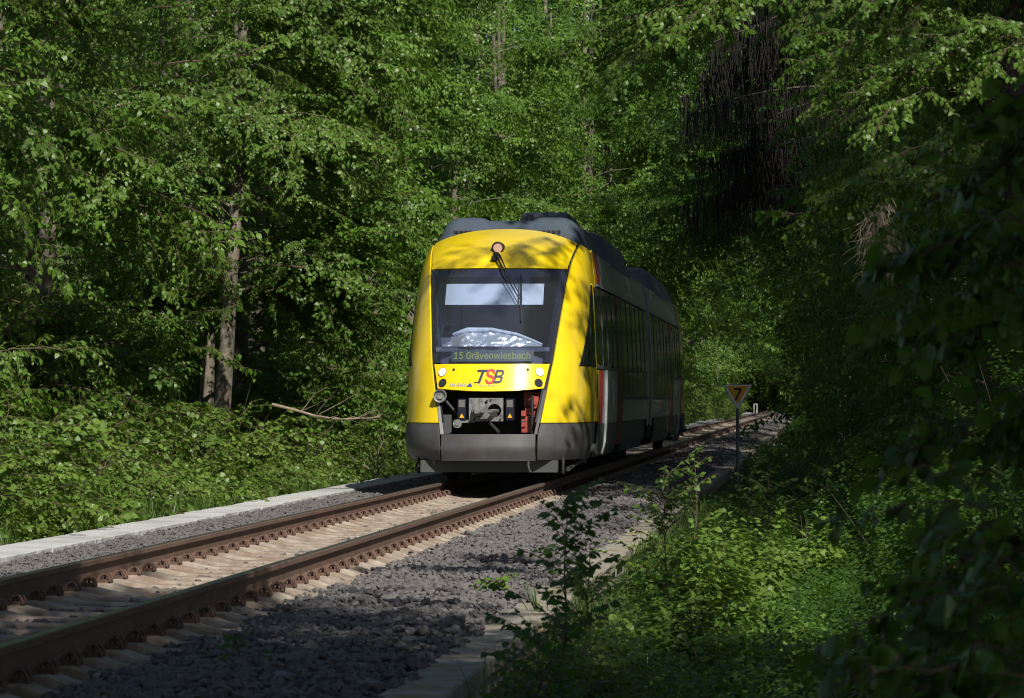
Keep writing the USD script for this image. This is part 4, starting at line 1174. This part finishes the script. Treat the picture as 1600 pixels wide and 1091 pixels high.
# right-hand wall, dark against the light, and the trees behind the camera that shade the foreground
RG = 'shaded trees of the right forest edge'
RL = 'dark shaded tree in the right forest edge beside the track'
for y in np.arange(49.2, 150, 4.2):
    k += 1
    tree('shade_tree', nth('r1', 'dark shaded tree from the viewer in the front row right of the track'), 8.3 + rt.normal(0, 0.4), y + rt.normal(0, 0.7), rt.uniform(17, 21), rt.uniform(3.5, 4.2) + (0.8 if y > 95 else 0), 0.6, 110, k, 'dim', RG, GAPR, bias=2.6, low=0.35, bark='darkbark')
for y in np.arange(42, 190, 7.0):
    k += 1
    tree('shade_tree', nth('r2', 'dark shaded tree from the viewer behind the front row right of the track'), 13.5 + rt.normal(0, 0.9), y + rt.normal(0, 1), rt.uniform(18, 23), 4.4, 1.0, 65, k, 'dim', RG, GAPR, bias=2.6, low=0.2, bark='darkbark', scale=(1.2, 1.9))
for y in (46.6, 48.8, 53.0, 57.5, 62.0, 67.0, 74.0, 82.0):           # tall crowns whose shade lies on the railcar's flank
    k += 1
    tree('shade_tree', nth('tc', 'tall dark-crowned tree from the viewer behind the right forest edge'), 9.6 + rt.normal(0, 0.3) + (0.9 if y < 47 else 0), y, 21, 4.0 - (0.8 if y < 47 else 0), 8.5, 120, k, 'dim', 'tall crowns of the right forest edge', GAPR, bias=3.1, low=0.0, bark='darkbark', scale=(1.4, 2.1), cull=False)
for y in (30.5, 35.0, 39.5):
    k += 1
    tree('shade_tree', 'shorter tree at the right edge of the forest that shades the bank', 12.6 + rt.normal(0, 0.3), y, 15, 3.4, 2.0, 95, k, 'dim', 'shorter trees shading the right bank', None, low=0.0, bark='darkbark', scale=(1.3, 2.0), cull=False)
for x, y, H, R, ln in ((6.4, 6.0, 14, 5.1, (-0.30, 0.50)), (8.7, 6.3, 13, 4.6, (-0.22, 0.22)), (9.3, 1.5, 17, 4.8, (0, 0)), (15.4, 7.0, 18, 5.0, (0, 0)), (15.8, 16.5, 15, 4.6, (0, 0)), (15.8, 24, 15, 4.4, (0, 0)), (5.6, -5.0, 18, 5.0, (0, 0)), (13.5, -3.0, 19, 5, (0, 0)), (0.5, -10.0, 18, 5.0, (0, 0)), (9.5, -9, 20, 5, (0, 0))):
    k += 1
    tree('shade_tree', 'tall tree out of frame behind the viewer that shades the near track', x, y, H, R, 4.8, 260 if ln[0] else 150, k, 'dim', 'trees behind the viewer', None, low=0.0, bark='darkbark', scale=(1.1, 1.7), cull=False, clear=False, lean=ln, keep=out_of_view, limbs=5 if ln[0] else 14)
for x, y, H, R in ((6.6, 103.5, 20, 4.0), (8.0, 109, 21, 4.4), (5.8, 116, 22, 4.6), (8.4, 121, 22, 5.0)):
    k += 1
    tree('spruce_tree', nth('sp', 'dark living spruce behind the curtain of dead limbs, right of the track'), x, y, H, R, 7.8, 230, k, 'conifer', 'dark spruces right of the track', None, bias=3.6, low=0.2, scale=(1.0, 1.5), bark='darkbark', cull=False)
# crowns that close over the track between the railcar and the far end
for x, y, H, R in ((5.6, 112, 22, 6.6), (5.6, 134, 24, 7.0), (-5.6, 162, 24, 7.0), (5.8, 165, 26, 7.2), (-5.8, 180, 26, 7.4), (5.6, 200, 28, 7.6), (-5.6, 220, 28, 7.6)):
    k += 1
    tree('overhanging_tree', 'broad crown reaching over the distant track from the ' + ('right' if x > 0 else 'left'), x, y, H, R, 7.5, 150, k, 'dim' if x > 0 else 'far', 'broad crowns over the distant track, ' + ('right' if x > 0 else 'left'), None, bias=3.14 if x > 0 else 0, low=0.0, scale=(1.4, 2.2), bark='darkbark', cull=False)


# ------------------------------------------------------------------ undergrowth
def shrub(name, label, x, y, h, rad, n, seed, species, group=None, cat_='shrub', zoff=0.0, gaps=None, sc=1.0):
    """A bush: shoots rising and spreading from one foot, up to height h and radius rad."""
    r = np.random.default_rng(seed)
    gz = float(ground_z(x, y)) + zoff
    t = thing(name, label, cat_, (x, y, gz), group=group)
    st = []
    for _ in range(4):
        a, o = r.uniform(0, 6.28), r.uniform(0.1, 0.8) * rad
        u = np.linspace(0, 1, 5)
        st.append(tube(np.stack([math.cos(a) * o * u, math.sin(a) * o * u, h * r.uniform(0.5, 0.95) * u ** 0.8 - 0.1], 1), np.linspace(0.009, 0.002, 5), 4))
    part(t, 'stem', join(st), M['twig'])
    th = r.uniform(0, 6.28, n)
    q = np.sqrt(r.random(n))
    zz_ = h * (1 - q ** 2) ** 0.5 * r.uniform(0.35, 1.0, n) * 0.85 - 0.15
    arch = species == 'bramble'
    if arch:
        q = q * 0.7
    P = np.stack([q * rad * np.cos(th), q * rad * np.sin(th), np.maximum(zz_ - 0.25, -0.05)], 1)
    ok = ~in_gap(P + [x, y, gz + 0.3], gaps) & ~sun_gap(P + [x, y, gz + 0.3], 0.5)
    if ok.sum() == 0:
        return t
    P, th, q = P[ok], th[ok], q[ok]
    n = len(P)
    tilt = -r.uniform(0.0, 0.9, n) * (1 - q) if arch else q * 0.7 * r.uniform(0.2, 1.2, n)
    crown(t + '/foliage', species, P, th + r.normal(0, 0.3, n), tilt, r.normal(0, 0.3 if arch else 0.2, n), r.uniform(0.7, 1.25, n) * sc)
    return t


SGL = 'leafy bushes along the left concrete slabs'
r_ = np.random.default_rng(77)
for y in np.arange(31, 84, 1.9):
    shrub('bush', nth('b1', 'low bright green bush from the viewer beside the left concrete slabs'), -4.62 + r_.normal(0, 0.3), y + r_.normal(0, 0.3), r_.uniform(0.7, 1.7), r_.uniform(0.9, 1.3), 34, int(1000 + y * 10), 'bramble', SGL, gaps=[(336, 372, 480, 660, 66)])
for y in np.arange(36, 80, 2.6):
    shrub('bush', nth('b2', 'taller leafy bush from the viewer under the left beeches'), -5.9 + r_.normal(0, 0.4), y + r_.normal(0, 0.3), r_.uniform(1.3, 2.4), r_.uniform(1.0, 1.5), 40, int(2000 + y * 10), 'bramble', 'taller bushes under the left beeches', gaps=[(336, 372, 480, 660, 66)], sc=1.15)
for y in np.arange(84, 330, 4.0):
    shrub('bush', nth('b3', 'distant bush at the foot of the left forest edge, counted from the railcar'), -4.6 + r_.normal(0, 0.4), y, r_.uniform(1.2, 2.4), r_.uniform(1.4, 2.0), 26, int(3000 + y * 10), 'lush', 'distant bushes left of the track', sc=2.0)


def cover(name, label, cat_, species, xr, yr, n, seed, sc, skip=None, zup=0.0):
    r = np.random.default_rng(seed)
    x, y = r.uniform(*xr, n), r.uniform(*yr, n)
    dens = meshkit.noise(np.stack([x * 0.9, y * 0.9, 0 * x], -1), seed)
    ok = dens + r.normal(0, 0.12, n) > 0.36
    x, y = x[ok], y[ok]
    n = len(x)
    P = np.stack([x, y, ground_z(x, y) - 0.04 + zup], 1)
    path = numbered('/World/' + name)
    crown(path, species, P, r.uniform(0, 6.28, n), r.normal(0, 0.15, n), r.normal(0, 0.15, n), r.uniform(*sc, n))
    tag(stage.GetPrimAtPath(path), label, cat_, kind='stuff')


cover('ground_cover', 'bright low leafy ground cover along the left slabs', 'ground cover', 'lime', (-5.4, -3.42), (26, 90), 3000, 5, (0.35, 0.85))
cover('ground_cover', 'sparse leafy ground cover under the left trees', 'ground cover', 'lush', (-11, -5), (36, 110), 1500, 6, (0.5, 1.1))
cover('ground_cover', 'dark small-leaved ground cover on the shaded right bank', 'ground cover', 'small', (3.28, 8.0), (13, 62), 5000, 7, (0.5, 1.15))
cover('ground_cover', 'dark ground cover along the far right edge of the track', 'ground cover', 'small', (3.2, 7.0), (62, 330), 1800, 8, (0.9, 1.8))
cover('grass', 'grass tufts between the left concrete slabs and the bushes', 'grass', 'grass', (-4.1, -3.3), (28, 80), 700, 12, (0.6, 1.4))
cover('grass', 'thin grass among the dark plants on the right bank', 'grass', 'grass', (2.95, 6.0), (14, 60), 600, 13, (0.7, 1.7))
cover('fern', 'fern fronds scattered among the left undergrowth', 'ferns', 'fern', (-6.0, -3.6), (30, 80), 260, 14, (0.7, 1.3), zup=0.25)
# right bank bushes
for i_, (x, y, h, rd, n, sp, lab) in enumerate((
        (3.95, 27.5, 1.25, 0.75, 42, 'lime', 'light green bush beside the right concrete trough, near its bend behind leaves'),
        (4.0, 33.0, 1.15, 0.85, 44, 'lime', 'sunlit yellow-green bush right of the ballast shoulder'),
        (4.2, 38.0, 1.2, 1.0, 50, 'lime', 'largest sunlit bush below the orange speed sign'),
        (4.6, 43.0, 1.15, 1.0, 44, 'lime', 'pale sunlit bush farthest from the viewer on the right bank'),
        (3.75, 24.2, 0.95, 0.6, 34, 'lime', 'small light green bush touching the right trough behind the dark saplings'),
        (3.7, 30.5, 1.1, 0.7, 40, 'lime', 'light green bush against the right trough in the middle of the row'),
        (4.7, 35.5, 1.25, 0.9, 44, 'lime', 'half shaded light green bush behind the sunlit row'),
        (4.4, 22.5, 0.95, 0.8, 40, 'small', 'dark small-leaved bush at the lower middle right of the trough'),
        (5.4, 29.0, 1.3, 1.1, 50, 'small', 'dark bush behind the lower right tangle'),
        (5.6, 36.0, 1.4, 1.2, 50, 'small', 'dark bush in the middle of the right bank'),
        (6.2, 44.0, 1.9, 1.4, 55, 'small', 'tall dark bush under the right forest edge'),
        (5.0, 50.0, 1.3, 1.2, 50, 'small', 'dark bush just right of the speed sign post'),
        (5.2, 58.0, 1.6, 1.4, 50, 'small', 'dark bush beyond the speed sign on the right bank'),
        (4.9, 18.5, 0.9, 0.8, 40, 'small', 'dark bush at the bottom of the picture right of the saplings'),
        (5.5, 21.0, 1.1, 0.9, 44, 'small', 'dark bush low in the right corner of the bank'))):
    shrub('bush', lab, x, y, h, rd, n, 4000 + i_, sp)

for x in np.arange(-11, 14, 1.7):
    shrub('bush', 'dense green thicket closing the far end of the line', x, 398 + r_.uniform(0, 6), 5.5, 2.6, 45, int(5000 + x * 10), 'lush', 'thicket at the far end of the line', sc=4.5)


# ------------------------------------------------------------------ near plants on the right
def sapling(name, label, x, y, h, seed, leafm, n_br=10, leaf=0.055, group=None, spread=0.35, twigm='twig', base=-0.15, cat_='sapling', width=0.75):
    """A thin young tree: one stem with short side twigs, each leaf its own small face."""
    r = np.random.default_rng(seed)
    gz = float(ground_z(x, y))
    t = thing(name, label, cat_, (x, y, gz), group=group)
    u = np.linspace(0, 1, 9)
    ax = np.stack([np.cumsum(r.normal(0, 0.02, 9)), np.cumsum(r.normal(0, 0.02, 9)), base + (h - base) * u], 1)
    tw, P, D = [tube(ax, np.linspace(0.011, 0.003, 9), 5)], [], []
    for k in range(n_br):
        tk = r.uniform(0.12, 0.98)
        b = np.array([np.interp(tk, u, ax[:, c]) for c in range(3)])
        a, l = r.uniform(0, 6.28), spread * r.uniform(0.5, 1.3) * (1.15 - 0.75 * tk)
        s_ = np.linspace(0, 1, 6)
        q = b + np.stack([math.cos(a) * l * s_, math.sin(a) * l * s_, l * (0.9 * s_ - 0.35 * s_ ** 2)], 1)
        tw.append(tube(q, np.linspace(0.004, 0.0015, 6), 3))
        m = max(4, int(l / 0.024))
        uu = (np.arange(m) + r.random(m)) / m
        P.append(np.stack([np.interp(uu, s_, q[:, c]) for c in range(3)], 1))
        al = a + np.where(np.arange(m) % 2, 1, -1) * r.uniform(0.5, 1.5, m)
        D.append(np.stack([np.cos(al), np.sin(al), r.uniform(-0.7, 0.3, m)], 1))
    P, D = np.vstack(P), np.vstack(D)
    L = leaf * r.uniform(0.6, 1.25, len(P))
    part(t, 'stem', join(tw), M[twigm])
    part(t, 'foliage', leaves(P, D, np.array([0, -0.35, 0.8]) + r.normal(0, 0.4, (len(P), 3)), L, L * width), M[leafm], kind='stuff')
    return t


sapling('birch_sapling', 'dark slender sapling in front of the ballast, tallest plant at the lower middle', 3.38, 19.6, 1.42, 1, 'shade', 52, 0.058, spread=0.50)
sapling('birch_sapling', 'dark sapling close behind the tallest one at the lower middle', 3.42, 21.4, 1.15, 2, 'lush', 44, 0.056, spread=0.48)
sapling('birch_sapling', 'short dark sapling right beside the mossy concrete trough', 3.42, 18.4, 0.85, 3, 'shade', 34, 0.055, spread=0.46)
sapling('birch_sapling', 'lit bushy sapling with light green leaves right of the ballast shoulder', 3.62, 27.5, 1.55, 4, 'lush', 64, 0.055, spread=0.60)
sapling('birch_sapling', 'sunlit thin sapling below the middle of the railcar flank', 3.45, 40.0, 1.55, 5, 'lush', 18, 0.06, spread=0.40)
sapling('birch_sapling', 'arching sunlit twig plant in front of the dark ballast beyond', 3.95, 42.5, 1.6, 6, 'lush', 18, 0.065, spread=0.6)
sapling('nettle_clump', 'pale green nettle stand at the foot of the speed sign', 4.35, 42.0, 1.45, 8, 'lush', 46, 0.085, spread=0.5, cat_='nettles', width=0.45)
sapling('nettle_clump', 'pale green nettle stand right of the speed sign foot', 4.9, 43.5, 1.35, 9, 'lush', 40, 0.085, spread=0.5, cat_='nettles', width=0.45)
sapling('weed', 'small bright weed growing in the ballast beside the mossy trough', 2.36, 27.3, 0.34, 10, 'lush', 12, 0.06, spread=0.22, base=0.18, cat_='weed')
sapling('weed', 'dark small weed in the shaded ballast at the bottom of the picture', 1.62, 19.3, 0.45, 11, 'shade', 10, 0.07, spread=0.16, base=0.2, cat_='weed', width=0.35)


def leafy_branch(name, label, start, end, seed, species, n, sc, sag=0.3, thick=0.012, width=0.35, group=None):
    """A long thin branch from start to end that carries leafy side twigs."""
    r = np.random.default_rng(seed)
    a, b = np.array(start, float), np.array(end, float)
    u = np.linspace(0, 1, 10)
    q = (b - a) * u[:, None] + np.array([0, 0, sag]) * (4 * u * (1 - u))[:, None] + np.cumsum(r.normal(0, 0.015, (10, 3)), 0)
    t = thing(name, label, 'branch', a, group=group)
    part(t, 'stem', join([tube(q, np.linspace(thick, thick * 0.25, 10), 6)]), M['twig'])
    uu = r.random(n) ** 0.7
    P = np.stack([np.interp(uu, u, q[:, c]) for c in range(3)], 1) + r.normal(0, width * 0.25, (n, 3))
    h = math.atan2(b[1] - a[1], b[0] - a[0])
    yw = h + r.choice([-1, 1], n) * r.uniform(0.2, 1.0, n)
    crown(t + '/foliage', species, P, yw, r.normal(0.15, 0.25, n), r.normal(0, 0.4, n), r.uniform(0.7, 1.2, n) * sc)
    return t


def at(px, py, d):
    return np.array([CX, 0, CZ]) + d * (FWD + RIGHT * (px - 800) / 5600 - UPV * (py - 545.5) / 5600)


leafy_branch('hanging_branch', 'bright sunlit beech branch hanging into the top right of the view', at(1480, -120, 25), at(1075, 60, 25.5), 1, 'beech', 26, 0.50, 0.10)
leafy_branch('hanging_branch', 'second sunlit branch under the top edge, right of centre', at(1420, -130, 27), at(1180, 0, 27), 2, 'beech', 20, 0.50, 0.1)
leafy_branch('hanging_branch', 'sunlit branch with broad leaves among the dark trees at upper right', at(1680, 40, 24), at(1385, 105, 24), 3, 'beech', 20, 0.42, 0.06)
leafy_branch('hanging_branch', 'short sunlit spray high at the right edge of the view', at(1660, -90, 22), at(1400, 0, 22), 4, 'beech', 16, 0.42, 0.08)
leafy_branch('hanging_branch', 'small sunlit spray on the right edge halfway up', at(1660, 250, 20), at(1490, 265, 20), 5, 'beech', 12, 0.45, 0.05)
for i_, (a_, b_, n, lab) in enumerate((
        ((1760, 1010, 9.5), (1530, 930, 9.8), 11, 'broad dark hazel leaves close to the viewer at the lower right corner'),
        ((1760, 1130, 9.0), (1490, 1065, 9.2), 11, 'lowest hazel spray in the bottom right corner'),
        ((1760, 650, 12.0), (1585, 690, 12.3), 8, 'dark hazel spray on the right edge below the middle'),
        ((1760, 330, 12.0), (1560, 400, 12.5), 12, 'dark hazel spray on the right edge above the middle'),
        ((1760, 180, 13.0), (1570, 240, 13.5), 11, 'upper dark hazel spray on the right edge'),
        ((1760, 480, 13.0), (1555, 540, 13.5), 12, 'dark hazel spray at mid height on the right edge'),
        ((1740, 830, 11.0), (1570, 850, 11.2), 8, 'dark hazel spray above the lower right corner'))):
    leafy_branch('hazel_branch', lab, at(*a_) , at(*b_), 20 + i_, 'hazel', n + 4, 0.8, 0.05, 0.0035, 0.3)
leafy_branch('beech_branch', 'sunlit leafy branch crossing in front of the leaning trunk near the top of the picture', at(520, 60, 64), at(300, 130, 61.5), 51, 'beech', 20, 0.8, 0.25, 0.03, 1.5)
leafy_branch('beech_branch', 'leafy branch crossing the leaning trunk high in the left forest', at(250, 150, 63), at(450, 250, 61), 52, 'beech', 20, 0.8, 0.25, 0.03, 1.5)
leafy_branch('beech_branch', 'drooping leafy branch across the middle of the leaning trunk', at(480, 420, 63), at(320, 455, 61.5), 53, 'beech', 9, 0.55, 0.15, 0.02, 0.8)
leafy_branch('beech_branch', 'leafy branch hiding the top of the leaning trunk at the upper edge', at(470, -40, 64), at(290, 10, 62), 54, 'beech', 16, 0.8, 0.2, 0.03, 1.4)
leafy_branch('overhanging_branch', 'high branch over the line whose leaf shadows fall on the railcar front', (8.3, 49.0, 12.6), (5.6, 41.4, 15.0), 41, 'beech', 9, 0.8, 0.1, 0.03, 1.6)
leafy_branch('overhanging_branch', 'second high branch over the line that shades the railcar corner', (8.4, 49.4, 11.0), (6.6, 42.2, 13.2), 42, 'beech', 8, 0.8, 0.1, 0.03, 1.4)
# darker low bushes close on the right
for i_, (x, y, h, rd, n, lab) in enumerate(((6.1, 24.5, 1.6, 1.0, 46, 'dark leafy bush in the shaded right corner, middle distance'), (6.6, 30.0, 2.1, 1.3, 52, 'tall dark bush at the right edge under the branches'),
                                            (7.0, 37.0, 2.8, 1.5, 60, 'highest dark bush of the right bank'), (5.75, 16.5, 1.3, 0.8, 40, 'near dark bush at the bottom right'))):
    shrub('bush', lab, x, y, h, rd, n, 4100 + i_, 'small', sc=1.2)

# ------------------------------------------------------------------ dead wood
def twigs(name, label, cat_, loc, paths, m, r0=0.012, r1=0.002, one=None):
    t = thing(name, label, cat_, loc)
    for nm, ps, a, b, kd in paths:
        part(t, nm, join([tube(p, np.linspace(a, b, len(p)), 4 if a < 0.02 else 7) for p in ps]), M[m], kind=kd)
    return t


r_ = np.random.default_rng(9)
def wander(p, d, l, bend, n=7, sag=0.0):
    d = unit(d)
    out = [np.array(p, float)]
    for _ in range(n - 1):
        d = unit(d + r_.normal(0, bend, 3) + [0, 0, -sag])
        out.append(out[-1] + d * l / (n - 1))
    return np.array(out)


main = wander((0, 0, 0), (1, -0.1, -0.05), 2.0, 0.10, 9)
side_ = []
for _ in range(14):
    k0 = r_.integers(2, 9)
    side_.append(wander(main[k0], np.array([1, r_.normal(0, 0.3), r_.normal(0.05, 0.45)]), r_.uniform(0.4, 1.1), 0.16, 6, 0.02))
twigs('dead_branch', 'bare dead branch lying forward out of the left bushes beside the railcar', 'branch', at(425, 632, 60), [('stem', [main], 0.028, 0.008, None), ('twig', side_, 0.008, 0.002, 'stuff')], 'dead')
side_ = [wander((0, 0, 0), (r_.normal(0, 0.6), r_.normal(0, 0.3), 1), r_.uniform(0.5, 1.0), 0.2, 6) for _ in range(9)]
twigs('dead_branch', 'small bare grey twigs standing at the slabs left of the railcar', 'branch', at(590, 745, 62), [('twig', side_, 0.008, 0.002, None)], 'dead')
side_ = [wander((r_.normal(0, 0.10), r_.normal(0, 0.1), r_.uniform(-0.1, 0.75)), (r_.normal(0, 0.35), r_.normal(0, 0.2), -1), r_.uniform(0.3, 0.6), 0.30, 6) for _ in range(300)]
twigs('dead_twig_bundle', 'brown bundle of dead twigs hanging among the dark right trees', 'twigs', at(1375, 400, 46), [('stem', [wander((0.0, 0, 0.9), (0.1, 0, -1), 1.2, 0.1)], 0.012, 0.004, None), ('twig', side_, 0.004, 0.0015, 'stuff')], 'dead')
side_ = [wander((r_.uniform(-0.4, 0.4), r_.normal(0, 0.1), r_.uniform(-0.1, 0.2)), (r_.normal(0, 0.35), r_.normal(0, 0.2), -1), r_.uniform(0.3, 0.6), 0.22, 6) for _ in range(70)]
twigs('dead_twig_bundle', 'smaller brown dead twig bundle high among the right trees', 'twigs', at(1290, 165, 52), [('twig', side_, 0.004, 0.0015, 'stuff')], 'dead')
# the dead spruce whose limbs hang over the line like a curtain
sp0 = np.array([6.3, 96.0, 0.0])
t = thing('dead_spruce', 'dark dead spruce whose limbs hang like a brown curtain over the track', 'tree', sp0)
part(t, 'trunk', join([tube(np.stack([np.cumsum(r_.normal(0, 0.02, 12)), np.zeros(12), np.linspace(-1.0, 17, 12)], 1), np.linspace(0.24, 0.05, 12), 10, True)]), M['darkbark'], True)
strands = []
for z in np.arange(7.2, 12.6, 0.33):
    a = math.pi + r_.normal(0, 0.28)
    l = r_.uniform(3.0, 5.4)
    u = np.linspace(0, 1, 8)
    q = np.stack([math.cos(a) * l * u, math.sin(a) * l * u * 1.0, z + 0.5 * u - 1.3 * u ** 2], 1)
    part(t, 'limb', join([tube(q, np.linspace(0.04, 0.010, 8), 5)]), M['darkbark'])
    for _ in range(160):
        uu = r_.random() ** 0.8
        b = np.array([np.interp(uu, u, q[:, c]) for c in range(3)]) + r_.normal(0, 0.12, 3) * [1, 1, 0.3]
        h = r_.uniform(0.4, 1.6)
        strands.append(np.stack([b + [0, 0, 0], b + [r_.normal(0, 0.06), r_.normal(0, 0.06), -h * 0.5], b + [r_.normal(0, 0.1), r_.normal(0, 0.1), -h]]))
part(t, 'hanging_twigs', join([tube(p, np.linspace(0.022, 0.007, 3), 3) for p in strands]), M['deadtwig'], kind='stuff')
